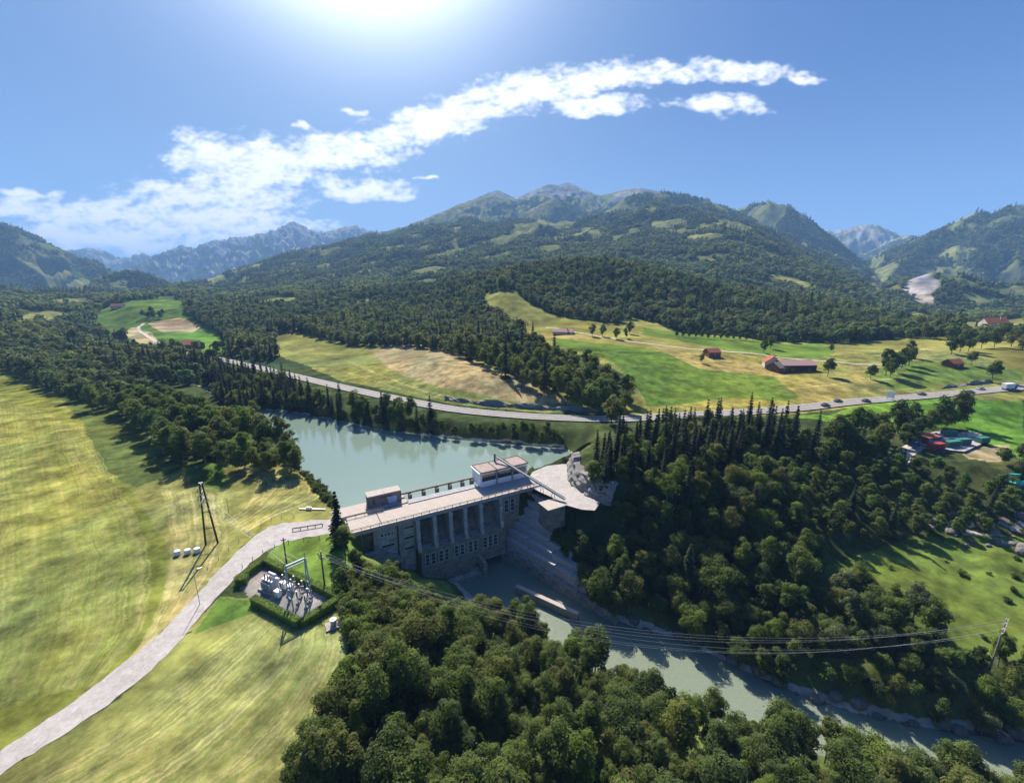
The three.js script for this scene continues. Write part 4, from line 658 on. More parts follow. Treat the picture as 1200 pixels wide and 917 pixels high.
    ends.portal = [.15, .5, .85].map((t) => [lerp(A[0], B[0], t), A[1] + H - .2, lerp(A[2], B[2], t)]);
  }
  ends.pylon.forEach((a, i) => cable(a, ends.portal[i >> 1], .9, 'taut cable from the field pylon to the substation portal', 'cables into the substation'));
}
{ const [x, y, z] = gp(391, 733), w = thing('well_shaft', 'round white well shaft on a square concrete slab below the hedge', 'well', [x, y, z], .5); part(w, 'slab', box(3, .5, 2.4), M.concrete, [0, .05, 0]); part(w, 'shaft', new THREE.CylinderGeometry(.55, .55, 1.1, 20), M.pale, [0, .85, 0]); part(w, 'lid', new THREE.CylinderGeometry(.62, .62, .12, 20), M.white, [0, 1.46, 0]); }
[[208, 650, 'white wrapped hay bale at the field side end of its row'], [220, 648.5, 'white wrapped hay bale between two others'], [231, 647, 'white wrapped hay bale beside the timber pylon']].forEach(([px, py, label]) => { const [x, y, z] = gp(px, py), b = thing('hay_bale', label, 'hay bale', [x, y, z], .2, 'wrapped hay bales'); const wrap = plainMat(.66, .68, .66, .35); part(b, 'wrapped_body', new THREE.LatheGeometry([[0, 0], [.6, 0], [.68, .1], [.7, .6], [.68, 1.1], [.6, 1.22], [0, 1.26]].map(([a, c]) => new THREE.Vector2(a, c)), 20), wrap); part(b, 'film_fold', new THREE.TorusGeometry(.69, .025, 6, 24).rotateX(Math.PI / 2).translate(0, .62, 0), M.galv); });
{ const [x, z] = hit(231, 549), s = thing('marker_stone', 'small stone marker with planks on the grassy knoll', 'marker', [x, groundAt(x, z), z], .4); part(s, 'stone', rockGeo(3, .5, .7, .4, 2), M.rock, [0, .5, 0]); part(s, 'plank', box(2.2, .1, .3), M.timber, [-.6, .2, .5]); part(s, 'plank', box(1.8, .1, .3), M.timber, [.3, .15, -.6]); }
{ const [x, z] = hit(268, 600), s = thing('field_post', 'slim brown post in the mown field near the knoll', 'post', [x, groundAt(x, z), z]); part(s, 'post', rod([0, -.2, 0], [0, 4.2, 0], .07, .05), M.timber); part(s, 'cap', box(.3, .12, .3), M.rail, [0, 4.2, 0]); }
{ const [x, z] = hit(366, 597), s = thing('jetty_barrier', 'white barrier plank lying beside the lake track', 'barrier', [x, groundAt(x, z), z], -.05); part(s, 'plank', box(8, .12, .5), M.white, [0, .3, 0]); part(s, 'trestle', box(1.6, .5, .6), M.white, [-1, .6, 0]); part(s, 'trestle', box(.2, .3, .5), M.galv, [3, .12, 0]); part(s, 'trestle', box(.2, .3, .5), M.galv, [-3.4, .12, 0]); }
{ const pts = [[284, 664], [296, 655], [308, 646.5], [322, 640], [338, 635.5], [356, 632.5], [374, 630], [392, 627.5], [408, 624.5]]; pts.forEach(([a, b]) => { const [x, z] = flat(a, b + 1.5), s = thing('verge_post', 'short dark post on the grass verge inside the bend', 'verge post', [x, groundAt(x, z), z], 0, 'verge posts along the bend'); part(s, 'post', rod([0, -.2, 0], [0, 1.0, 0], .07, .06), M.wood); part(s, 'cap', new THREE.ConeGeometry(.09, .1, 7).translate(0, 1.05, 0), M.wood); }); }
{ const pts = [[243, 668], [256, 656], [268, 645], [280, 634], [292, 625], [306, 616], [318, 609], [330, 607], [344, 606]]; pts.forEach(([a, b]) => { const [x, z] = flat(a, b), s = thing('field_fence_post', 'grey fence post on the field side of the road', 'fence post', [x, groundAt(x, z), z], 0, 'fence posts on the field side'); part(s, 'post', rod([0, -.2, 0], [0, 1.1, 0], .06, .05), BARK_POST); part(s, 'wire_clip', box(.16, .05, .16), M.galv, [0, .9, 0]); }); }
{ const a = flat(343, 622), b = flat(378, 616.5), g = thing('guard_rail_section', 'short timber guard rail on the traffic island before the dam', 'guard rail', [0, 0, 0]); part(g, 'rail', beam([a[0], .75, a[1]], [b[0], .75, b[1]], .12, .3), M.oldroof); for (const t of [0, .25, .5, .75, 1]) part(g, 'post', box(.15, .8, .15), M.wood, [lerp(a[0], b[0], t), .4, lerp(a[1], b[1], t)]); }

// ---------------------------------------------------------------- farms, barns, sheds
function house(name, label, category, px, py, { w, d, h, rh, turn = 0, roof = M.tileroof, wall = M.plaster, over = .5, wins = 3, doors = 1, chimney = true, group }) {
  const [x, z] = hit(px, py), y = Math.min(height(x, z), height(x + 3, z + 3)) - .3, o = thing(name, label, category, [x, y, z], turn, group);
  const sh = new THREE.Shape([[-d / 2, 0], [d / 2, 0], [d / 2, h], [0, h + rh], [-d / 2, h]].map(([a, b]) => new THREE.Vector2(a, b)));
  part(o, 'wall', uvMetres(new THREE.ExtrudeGeometry(sh, { depth: w, bevelEnabled: false }).rotateY(Math.PI / 2).translate(-w / 2, 0, 0)), wall);
  const sl = atan2(rh, d / 2), len = hyp(rh, d / 2) + over;
  for (const s of [-1, 1]) { const g = new THREE.BoxGeometry(w + over * 2, .22, len); g.translate(0, 0, len / 2); g.rotateX(sl); if (s < 0) g.rotateY(Math.PI); const r = part(o, 'roof', uvMetres(g, 1 / 3), roof, [0, h + rh + .2, 0]); if (s > 0 && chimney) part(r, 'chimney', box(.8, 1.6, .8), M.plaster, [w * .22, -rh * .3 + .9, d * .15]); }
  for (let k = 0; k < wins; k++) { const f = part(o, 'window', box(1.1, 1.3, .1), M.white, [-w / 2 + w * (k + .7) / (wins + .4), h * .62, d / 2 + .04]); part(f, 'pane', box(.85, 1.05, .06), M.glass, [0, 0, .04]); }
  for (let k = 0; k < doors; k++) part(o, 'door', box(k ? 3 : 1.8, 2.3, .12), k ? M.shutter : M.timber, [w * (.28 - k * .5), 1.45, d / 2 + .05]);
  return o;
}
house('field_shed', 'small brown shed with a red roof at the mown field edge', 'shed', 88, 461, { w: 7, d: 5, h: 2.4, rh: 1.6, turn: .5, roof: M.tileroof, wall: M.timber, wins: 0, chimney: false });
house('chalet', 'large timber chalet with a tiled roof above the far road', 'chalet', 225, 409, { w: 21, d: 13, h: 6, rh: 4, turn: -.3, roof: M.tileroof, wall: M.timber, wins: 5 });
house('hill_barn', 'little barn at the edge of the hillside wood', 'barn', 413, 404, { w: 9, d: 7, h: 3, rh: 2, turn: .2, roof: M.tileroof, wall: M.timber, wins: 0, chimney: false });
house('cottage', 'low cottage with a long pink roof in the sloping pasture', 'cottage', 660, 391, { w: 19, d: 9, h: 2.4, rh: 2.4, turn: -.25, roof: M.pinkroof, wall: M.plaster, wins: 4 });
house('farm_barn', 'long farm barn with a pale pink roof and dark front', 'barn', 930, 433, { w: 23, d: 12, h: 4.4, rh: 2.6, turn: .05, roof: M.pinkroof, wall: M.wood, wins: 0, doors: 2, chimney: false });
house('farmhouse', 'farmhouse with a bright orange tiled roof beside the barn', 'house', 904, 430, { w: 10, d: 10, h: 4.5, rh: 4, turn: 1.2, roof: M.redroof, wall: M.plaster, wins: 3 });
house('farm_stable', 'grey roofed stable between farmhouse and barn', 'stable', 915, 434, { w: 15, d: 10, h: 3.4, rh: 3, turn: .35, roof: M.oldroof, wall: M.timber, wins: 2, chimney: false });
house('pasture_barn', 'small square barn beside the farm track', 'barn', 834, 417, { w: 9, d: 9, h: 4, rh: 2.5, turn: .1, roof: M.tileroof, wall: M.timber, wins: 1, chimney: false });
house('red_hut', 'small hut with an orange roof on the pasture by the copse', 'hut', 1116, 429, { w: 9, d: 7, h: 3, rh: 2.4, turn: .2, roof: M.redroof, wall: M.timber, wins: 1, chimney: false });
house('valley_house', 'distant house with a pink roof under the quarry', 'house', 1120, 373, { w: 20, d: 14, h: 6, rh: 5, turn: .1, roof: M.redroof, wall: M.plaster, wins: 4 });
house('valley_house', 'distant house with an orange roof on the right hand slope', 'house', 1163, 384, { w: 20, d: 13, h: 6, rh: 5, turn: -.2, roof: M.redroof, wall: M.plaster, wins: 4 });
house('valley_house', 'small orange roofed house at the forest foot', 'house', 1083, 392, { w: 10, d: 9, h: 4, rh: 3, turn: .4, roof: M.redroof, wall: M.plaster, wins: 2 });
house('valley_house', 'red roofed house in the clearing of the hillside wood', 'house', 452, 334, { w: 18, d: 12, h: 5, rh: 5, turn: .2, roof: M.tileroof, wall: M.timber, wins: 3 });
house('valley_house', 'chalet at the top of the green hill', 'house', 138, 361, { w: 18, d: 12, h: 5, rh: 4, turn: .3, roof: M.redroof, wall: M.plaster, wins: 3 });
house('valley_house', 'white fronted house in the hillside wood clearing', 'house', 507, 340, { w: 17, d: 9, h: 4, rh: 2, turn: 0, roof: M.oldroof, wall: M.plaster, wins: 3 });

// ---------------------------------------------------------------- gravel yard and road traffic
const yp = (px, py) => { const [u, dy, d] = ray(px, py), t = (YARD_Y - EYE) / dy; return [u * t, YARD_Y, -d * t]; };
function container(px, py, mat, w, label, turn) { const c = thing('skip_container', label, 'container', yp(px, py), turn), l = []; for (let k = 0; k < Math.floor(w / .6); k++) for (const s of [-1, 1]) l.push(box(.14, 2, .1).clone().translate(-w / 2 + .3 + k * .6, 1.25, s * 1.25)); part(c, 'body', box(w, 2.1, 2.4), mat, [0, 1.25, 0]); part(c, 'ribs', merge(l), mat); part(c, 'rim', merge([box(w + .1, .14, .12).clone().translate(0, 2.37, 1.2), box(w + .1, .14, .12).clone().translate(0, 2.37, -1.2)]), mat); part(c, 'skid', box(w - .6, .18, .5), M.rail, [0, .09, 0]); }
const teal = plainMat(.03, .16, .125, .6), red = plainMat(.33, .035, .03, .6), blue = plainMat(.03, .10, .30, .5);
container(1097, 525.5, red, 7, 'bright red skip container in the gravel yard', .25); container(1115, 522.5, teal, 7, 'teal skip container beside the red one', .2); container(1127, 520, teal, 6.5, 'teal skip container with gravel on top', .15); container(1112, 510, teal, 6, 'teal skip container in the shaded back of the yard', .1); container(1097, 514.5, blue, 4, 'blue container beside the brown shed', .3); container(1151, 518, teal, 5, 'teal skip at the far corner of the yard', .2); container(1071, 523, blue, 4, 'dark blue container under the trees of the yard', .5);
{ const o = thing('yard_shed', 'open brown timber shed in the gravel yard', 'shed', yp(1087, 518), .3); part(o, 'roof', box(8, .25, 5), M.tileroof, [0, 3.1, 0], [.1, 0, 0]); part(o, 'back_wall', box(7.6, 2.9, .2), M.timber, [0, 1.45, -2.2]); part(o, 'side_wall', box(.2, 2.9, 4), M.timber, [-3.7, 1.45, -.1]); for (const x of [-3.6, 0, 3.6]) part(o, 'post', box(.2, 2.8, .2), M.timber, [x, 1.4, 2.1]); }
{ const o = thing('timber_stack', 'long dark stack of timber at the back of the yard', 'timber stack', yp(1119, 506), -.35); for (let k = 0; k < 9; k++) part(o, 'log', rod([-4.5, .3 + Math.floor(k / 4) * .5, (k % 4) * .55], [4.5, .3 + Math.floor(k / 4) * .5, (k % 4) * .55], .27, .24, 8), M.wood); }
for (const [px, py, s, label] of [[1140, 511, 1, 'pale heap of gravel behind the yard'], [1132, 509.5, .7, 'smaller heap of gravel beside the timber stack']]) { const o = top('gravel_heap', rockGeo(8, 4 * s, 1.6 * s, 3 * s, 3), M.pale, label, 'gravel heap'); o.position.set(...yp(px, py)); }
{ const q = hit(1186, 566), y = groundAt(...q), o = thing('conveyor', 'teal belt conveyor leaning over the bank beside the yard', 'conveyor', [q[0], y, q[1]], .5), t2 = plainMat(.03, .33, .26, .5); part(o, 'belt_frame', beam([-6, 4.6, 0], [9, 1.2, 0], .9, .5), t2); for (let k = 0; k < 5; k++) part(o, 'truss_bar', beam([-5 + k * 2.6, 3.9 - k * .58, .5], [-3.8 + k * 2.6, 4.4 - k * .62, .5], .1), t2); for (const [x, h] of [[-4, 3.9], [5, 1.9]]) for (const s of [-1, 1]) part(o, 'leg', rod([x, -.3, s * .9], [x, h, s * .35], .1), t2); }
{ const q = hit(1190, 574), y = groundAt(...q), o = thing('screening_machine', 'teal screening machine on the track beside the conveyor', 'screening machine', [q[0], y, q[1]], .4), t2 = plainMat(.03, .36, .28, .5); part(o, 'hopper', uvMetres(new THREE.CylinderGeometry(1.9, 1.1, 1.4, 4).rotateY(.785)), t2, [-1.6, 2.4, 0]); part(o, 'drum', new THREE.CylinderGeometry(.9, .9, 5, 16).rotateZ(Math.PI / 2), t2, [2, 1.8, 0]); part(o, 'chassis', box(7.5, .5, 1.8), M.rail, [.6, .75, 0]); for (const x of [-2, 3]) for (const s of [-1, 1]) part(o, 'wheel', new THREE.CylinderGeometry(.5, .5, .3, 14).rotateX(Math.PI / 2), M.tyre, [x, .4, s * .9]); }
function onRoad(px, lane) { let best = 1e9, k = 0; HIGHWAY.forEach((p, i) => { const d = Math.abs(toPixel(p[0], p[2], p[1])[0] - px); if (d < best) { best = d; k = i; } }); const a = HIGHWAY[Math.max(0, k - 1)], b = HIGHWAY[Math.min(HIGHWAY.length - 1, k + 1)], p = HIGHWAY[k], dx = b[0] - a[0], dz = b[1] - a[1], l = hyp(dx, dz); return [[p[0] - dz / l * lane, p[2] + .15, p[1] + dx / l * lane], -atan2(dz, dx)]; }
function car(px, lane, color, label) {
  const [pos, turn] = onRoad(px, lane), c = thing('car', label, 'car', pos, turn), m = new THREE.MeshPhysicalMaterial({ color: lin(...color), roughness: .35, clearcoat: .8, clearcoatRoughness: .1 });
  const ex = (pts, w, x) => { const g = new THREE.ExtrudeGeometry(new THREE.Shape(pts.map(([a, b]) => new THREE.Vector2(a, b))), { depth: w, bevelEnabled: true, bevelSize: .06, bevelThickness: .06, bevelSegments: 2 }); return g.translate(0, 0, -w / 2); };
  part(c, 'body', ex([[-2.2, .35], [2.2, .35], [2.25, .75], [1.2, .95], [-2.1, 1.0], [-2.25, .7]], 1.65), m); part(c, 'cabin', ex([[-1.7, 1.0], [1.0, .98], [.35, 1.48], [-1.2, 1.5]], 1.35), M.glass); part(c, 'roof', box(1.5, .06, 1.3), m, [-.42, 1.58, 0]);
  for (const x of [-1.35, 1.4]) for (const s of [-1, 1]) { const w = part(c, 'wheel', new THREE.CylinderGeometry(.33, .33, .22, 16).rotateX(Math.PI / 2), M.tyre, [x, .33, s * .8]); part(w, 'rim', new THREE.CylinderGeometry(.2, .2, .24, 12).rotateX(Math.PI / 2), M.galv); }
  for (const s of [-1, 1]) part(c, 'headlight', box(.08, .14, .35), M.white_cer, [2.28, .68, s * .55]);
}
car(962, 2, [.03, .03, .035], 'black car on the main road beside the green pasture'); car(988, -2, [.05, .05, .06], 'dark grey car on the main road behind the black one'); car(1013, 2, [.02, .02, .025], 'dark car on the main road near the white billboard'); car(1085, -2, [.08, .09, .10], 'slate grey car on the main road past the billboard'); car(1125, 2, [.03, .04, .06], 'navy car on the main road below the rocky bank'); car(1158, -2, [.5, .5, .5], 'silver car on the main road behind the truck');
{ const [pos, turn] = onRoad(1183, 2), c = thing('truck', 'blue and white box truck on the main road', 'truck', pos, turn); part(c, 'cargo_box', box(6.5, 2.7, 2.4), M.white, [-.8, 2.2, 0]); part(c, 'cab', box(1.9, 2.3, 2.3), blue, [3.5, 1.75, 0]); part(c, 'windscreen', box(.06, .9, 2), M.glass, [4.47, 2.3, 0]); part(c, 'chassis', box(8.6, .3, 1.6), M.rail, [.2, .7, 0]); for (const x of [-2.8, -1.6, 3.3]) for (const s of [-1, 1]) part(c, 'wheel', new THREE.CylinderGeometry(.5, .5, .35, 16).rotateX(Math.PI / 2), M.tyre, [x, .5, s * 1]); }
{ const q = hit(1043, 469), y = height(...q), b = thing('billboard', 'plain white board on posts beside the main road', 'billboard', [q[0], y, q[1]], -.8); part(b, 'board', box(3.2, 3.6, .15), M.white, [0, 3.2, 0]); for (const s of [-1, 1]) part(b, 'post', rod([s * 1.2, -.3, -.15], [s * 1.2, 4.8, -.15], .1), M.galv); }
{ // grey rock wall cut above the main road
  const rockLine = (px, label, H0) => { const line = smoothLine(land(px), 2.2), P = [], I = [], rows = 5; line.forEach(([x, z], i) => { const a = line[Math.max(0, i - 1)], b = line[Math.min(line.length - 1, i + 1)], l = hyp(b[0] - a[0], b[1] - a[1]), nx = -(b[1] - a[1]) / l, nz = (b[0] - a[0]) / l, hh = H0 * (.75 + .5 * noise(i * .13, H0)); for (let k = 0; k <= rows; k++) { const f = k / rows, off = .9 * noise(i * .45, k * .8 + H0) - f * 1.4; P.push(x - nx * off * -1, height(x, z) - .6 + hh * f, z + nz * off); } if (i) for (let k = 0; k < rows; k++) { const p = (i - 1) * (rows + 1) + k, q = p + rows + 1; I.push(p, q, p + 1, p + 1, q, q + 1); } }); const g = new THREE.BufferGeometry(); g.setAttribute('position', new THREE.Float32BufferAttribute(P, 3)); g.setIndex(I); const f = g.toNonIndexed(); f.computeVertexNormals(); top('rock_cutting', uvMetres(f, 1 / 4), new THREE.MeshStandardMaterial({ color: lin(.30, .30, .31), map: wornTex, roughness: .95, bumpMap: bumpTex, bumpScale: .12, side: THREE.DoubleSide, flatShading: false }), label, 'rock cutting'); };
  rockLine([[520, 469], [560, 474], [620, 479], [680, 482], [720, 483]], 'long grey rock cutting above the main road beside the dry field', 3.2);
  rockLine([[1105, 456], [1125, 453], [1150, 450], [1165, 448]], 'grey rock cutting above the main road near the billboard', 2.6);
  const cl = smoothLine(CLIFF.slice(1), 1.2), P = [], I = [], rows = 9; cl.forEach(([x, z], i) => { const a = cl[Math.max(0, i - 1)], b = cl[Math.min(cl.length - 1, i + 1)], l = hyp(b[0] - a[0], b[1] - a[1]), nx = (b[1] - a[1]) / l, nz = -(b[0] - a[0]) / l, hh = 6.4 + 1.2 * noise(i * .2, 4); for (let k = 0; k <= rows; k++) { const f = k / rows, out = 1.1 * fbm(i * .16, k * .35, 4) + .5 * Math.round(2 * noise(i * .3, k * .5)) / 2 - f * 2.6 + (f > .9 ? -2 : 0); P.push(x - nx * out, -.4 + hh * Math.min(f, .95), z - nz * out); } if (i) for (let k = 0; k < rows; k++) { const p = (i - 1) * (rows + 1) + k, q = p + rows + 1; I.push(p, q, p + 1, p + 1, q, q + 1); } });
  const g = new THREE.BufferGeometry(); g.setAttribute('position', new THREE.Float32BufferAttribute(P, 3)); g.setIndex(I); const f = g.toNonIndexed(); f.computeVertexNormals(); top('rock_outcrop', uvMetres(f, 1 / 4), new THREE.MeshStandardMaterial({ color: lin(.27, .255, .23), map: wornTex, roughness: .95, bumpMap: bumpTex, bumpScale: .12, side: THREE.DoubleSide }), 'bare grey rock face round the bend of the apron', 'rock face');
}
{ const g = mulberry(52); for (let k = 0; k < 26; k++) { const x = 136 + g() * 40, z = -126 + g() * 20, s = .5 + g() * 1.3, o = top('scree_boulder', rockGeo(k % 5 + 20, s * 1.2, s * .9, s, 1), M.rock, 'grey boulder on the eroded bank above the low meadow', 'boulder', 'boulders of the eroded bank'); o.position.set(x, groundAt(x, z) + s * .3, z); o.rotation.y = g() * 6; } }

// ---------------------------------------------------------------- trees: models
function leafCloud(g, n, size, place) {   // n small folded leaf sprays; place() gives [x, y, z, nx, ny, nz, scale, tone]
  const P = new Float32Array(n * 12), Nn = new Float32Array(n * 12), C = new Float32Array(n * 12), I = new Uint32Array(n * 6), v = new THREE.Vector3(), a = new THREE.Vector3(), b = new THREE.Vector3(), t = new THREE.Vector3();
  for (let i = 0; i < n; i++) {
    const [x, y, z, nx, ny, nz, sc, tone] = place(i);
    v.set(nx, ny, nz).normalize(); t.set(g() - .5, g() - .5, g() - .5); a.crossVectors(v, t).normalize(); b.crossVectors(v, a).normalize();
    const L = size * sc * (.75 + .5 * g()), W = L * (.5 + .3 * g()), fold = L * .22 * (g() - .2);
    const q = [[-L, 0, 0], [0, -W, fold], [L, 0, 0], [0, W, fold]];
    for (let k = 0; k < 4; k++) {
      const o = (i * 4 + k) * 3; P[o] = x + a.x * q[k][0] + b.x * q[k][1] + v.x * q[k][2]; P[o + 1] = y + a.y * q[k][0] + b.y * q[k][1] + v.y * q[k][2]; P[o + 2] = z + a.z * q[k][0] + b.z * q[k][1] + v.z * q[k][2];
      Nn[o] = v.x; Nn[o + 1] = v.y; Nn[o + 2] = v.z; C[o] = tone[0]; C[o + 1] = tone[1]; C[o + 2] = tone[2];
    }
    I.set([i * 4, i * 4 + 1, i * 4 + 2, i * 4, i * 4 + 2, i * 4 + 3], i * 6);
  }
  const geo = new THREE.BufferGeometry(); geo.setAttribute('position', new THREE.BufferAttribute(P, 3)); geo.setAttribute('normal', new THREE.BufferAttribute(Nn, 3)); geo.setAttribute('color', new THREE.BufferAttribute(C, 3)); geo.setIndex(new THREE.BufferAttribute(I, 1));
  return geo;
}
const dirOn = (g) => { const z = g() * 2 - 1, t = g() * 6.2832, s = Math.sqrt(1 - z * z); return [s * Math.cos(t), z, s * Math.sin(t)]; };
function broadleaf(seed, n, size, { H = 12, R = 4.2, base = 2.2, blobs = 30, br = 1.5, trunk = true, round = 0 } = {}) {
  const g = mulberry(seed * 97 + 5), B = [], cy = (base + H) / 2, ry = (H - base) / 2, lean = [(g() - .5) * 1.2, (g() - .5) * 1.2];
  for (let i = 0; i < blobs; i++) {
    const d = dirOn(g), k = Math.pow(g(), .42) * .82, up = d[1] * k, w = R * (1 - .25 * Math.max(0, up)) * (1 - .3 * Math.max(0, -up));
    B.push([d[0] * k * w + lean[0] * up, cy + up * ry, d[2] * k * w + lean[1] * up, br * (.5 + .9 * g()), .86 + .28 * g()]);
  }
  const crown = leafCloud(g, n, size, () => {
    const b = B[Math.floor(g() * blobs)], d = dirOn(g); if (d[1] < -.35 && g() < .6) d[1] = -d[1];
    const k = b[3] * (.72 + .36 * g()) * (g() < .08 ? 1.3 : 1), tone = b[4] * (.86 + .28 * g()), warm = .94 + .14 * g();
    const X = b[0] + d[0] * k, Y = Math.max(base * .4, b[1] + d[1] * k * .8), Z = b[2] + d[2] * k, j = 1.1 - round * .7;
    return [X, Y, Z, lerp(d[0], X / R, round) + (g() - .5) * j, lerp(d[1] + .25, (Y - cy * .7) / ry, round) + (g() - .5) * j, lerp(d[2], Z / R, round) + (g() - .5) * j, 1, [tone * warm, tone, tone * (1.9 - warm)]];
  });
  const wood = []; const tr = R * .06;
  if (trunk) { wood.push(rod([0, -.8, 0], [lean[0] * .1, H * .55, lean[1] * .1], tr, tr * .5, 6)); for (let i = 0; i < 6; i++) { const b = B[i * 3]; wood.push(rod([0, H * (.2 + .06 * i), 0], [b[0], b[1], b[2]], tr * .42, tr * .12, 5)); } }
  return { crown, trunk: trunk ? merge(wood) : null, H, R };
}
function spruce(seed, n, size, { H = 18, R = 3.1, base = 1.2 } = {}) {
  const g = mulberry(seed * 131 + 9), whorls = 15, arms = [];
  for (let w = 0; w < whorls; w++) { const f = w / whorls, y = base + (H - base) * Math.pow(f, .92), r = R * Math.pow(1 - f, .85) * (.8 + .35 * g()), m = 7 + Math.floor(g() * 3), t0 = g() * 6.28; for (let k = 0; k < m; k++) arms.push([y + (g() - .5) * .5, r * (.75 + .4 * g()), t0 + k / m * 6.28 + (g() - .5) * .4, .8 + .35 * g()]); }
  const tot = arms.reduce((s, a) => s + a[1] + .4, 0), cum = []; let acc = 0; for (const a of arms) { acc += (a[1] + .4) / tot; cum.push(acc); }
  const crown = leafCloud(g, n, size, () => {
    const u = g(); let i = 0; while (i < cum.length - 1 && cum[i] < u) i++;
    const [y, r, t, tn] = arms[i], f = Math.pow(g(), .7), side = (g() - .5) * .55 * r * (1 - f * .5), c = Math.cos(t), s = Math.sin(t), tone = tn * (.85 + .3 * g());
    return [c * f * r - s * side, y - f * f * r * .28 + (g() - .5) * .25, s * f * r + c * side, c * .55 + (g() - .5) * .6, .8 + (g() - .5) * .6, s * .55 + (g() - .5) * .6, .8 + .4 * (1 - f), [tone, tone, tone]];
  });
  return { crown, trunk: rod([0, -.8, 0], [0, H * .96, 0], .26, .04, 6), H, R };
}
const leafMat = (r, g, b) => new THREE.MeshPhysicalMaterial({ color: lin(r, g, b), vertexColors: true, roughness: .95, transmission: .6, thickness: 0, side: THREE.DoubleSide, specularIntensity: .25 });
const LEAF = { green: leafMat(.104, .154, .025), olive: leafMat(.135, .160, .030), fresh: leafMat(.138, .205, .024), deep: leafMat(.076, .120, .024), grey: leafMat(.118, .158, .060), yellow: leafMat(.17, .20, .03), spruce: leafMat(.034, .058, .024), spruce2: leafMat(.046, .074, .028), larch: leafMat(.060, .085, .030) };
const BARK = worn(.11, .085, .065), BARK2 = worn(.30, .26, .21);
const hi = Array.from({ length: 7 }, (_, i) => broadleaf(i + 1, 7500, .215, { H: [11, 14, 9.5, 12.5, 15, 10.5, 13][i], R: [4.2, 3.6, 4.8, 4, 3.3, 4.6, 3.8][i], blobs: 26 + i * 3, br: [1.5, 1.2, 1.6, 1.3, 1.15, 1.5, 1.35][i], base: 1.6 + i % 3 * .6 }));
const mid = Array.from({ length: 5 }, (_, i) => broadleaf(i + 31, 2600, .37, { H: 12 + (i % 3) * 1.5, R: 4 + (i % 2) * .5, blobs: 30 }));
const low = Array.from({ length: 4 }, (_, i) => broadleaf(i + 51, 460, .88, { H: 10.5 + i, R: 4.9, blobs: 15, br: 2.1, trunk: false, base: .8, round: .45 }));
const farB = Array.from({ length: 3 }, (_, i) => broadleaf(i + 71, 90, 1.8, { H: 12, R: 5.2, blobs: 8, br: 2.7, trunk: false, base: .4, round: .6 }));
const bush = Array.from({ length: 4 }, (_, i) => broadleaf(i + 91, 1500, .16, { H: 2.6, R: 1.7, base: .1, blobs: 14, br: .75, trunk: false }));
const hiS = Array.from({ length: 4 }, (_, i) => spruce(i + 1, 2300, .36, { H: 17 + i, R: 2.9 + i % 2 * .4 }));
const lowS = Array.from({ length: 3 }, (_, i) => spruce(i + 21, 330, .85, { H: 18, R: 3.2 }));
const farS = Array.from({ length: 2 }, (_, i) => spruce(i + 41, 46, 1.9, { H: 18, R: 3.6 }));

for (const [h, L, W, Ht] of HEDGES) {
  const g = mulberry(Math.round(L * 100)), n = Math.round((L * W + 2 * L * Ht + 2 * W * Ht) * 34);
  part(h, 'foliage', leafCloud(g, n, .13, () => { const u = g(), f = g() < .4 ? 0 : g() < .8 ? 1 : 2, x = (g() - .5) * L, y = .05 + g() * Ht, z = (g() - .5) * W, j = (g() - .5) * .16, s = u < .5 ? -1 : 1, t = .8 + .4 * g(), p = f === 0 ? [x, Ht + j, z, 0, 1, 0] : f === 1 ? [x, y, s * (W / 2 + j), 0, .2, s] : [s * (L / 2 + j), y, z, s, .2, 0]; return [p[0], p[1], p[2], p[3] + (g() - .5) * .9, p[4] + (g() - .5) * .9, p[5] + (g() - .5) * .9, 1, [t, t, t]]; }), LEAF.fresh);
}
// ---------------------------------------------------------------- trees: where they stand
let TREES = [];   // { kind, x, z, s, stand, leaf }
const tg = mulberry(77), dense = new Map();
const free = (x, z, d) => { const c = Math.floor(x / 4), e = Math.floor(z / 4), k = Math.ceil(d / 4); for (let i = -k; i <= k; i++) for (let j = -k; j <= k; j++) for (const t of dense.get((c + i) * 100003 + e + j) ?? []) if (hyp(t.x - x, t.z - z) < Math.min(d, t.d)) return false; return true; };
const ROADS = [[HIGHWAY, 8]];
function keepOff(x, z, m = 0) {
  if (x > LAKE_BOX[0] && z < LAKE_BOX[3] && inside(LAKE, x, z)) return true;
  if (z > -140 && inside(CHANNEL, x, z)) return true;
  for (const [l, w] of ROADS) if (lineDist(l, x, z)[0] < w + m) return true;
  const dx = x + 40.6, dz = z + 104, s = dx * .874 - dz * .485, t = -dx * .485 - dz * .874; if (s > -8 && s < 62 && t > -2.5 - m * .4 && t < 18) return true;
  return inside(YARD, x, z) || inside(APRON, x, z) || lineDist(CLIFF, x, z)[0] < 2.5;
}
function plant(kind, x, z, s, stand, leaf, d = 3) { const t = { kind, x, z, s, stand, leaf, d }; TREES.push(t); const k = Math.floor(x / 4) * 100003 + Math.floor(z / 4); if (!dense.has(k)) dense.set(k, []); dense.get(k).push(t); }
const pick = (list) => list[Math.floor(tg() * list.length)];
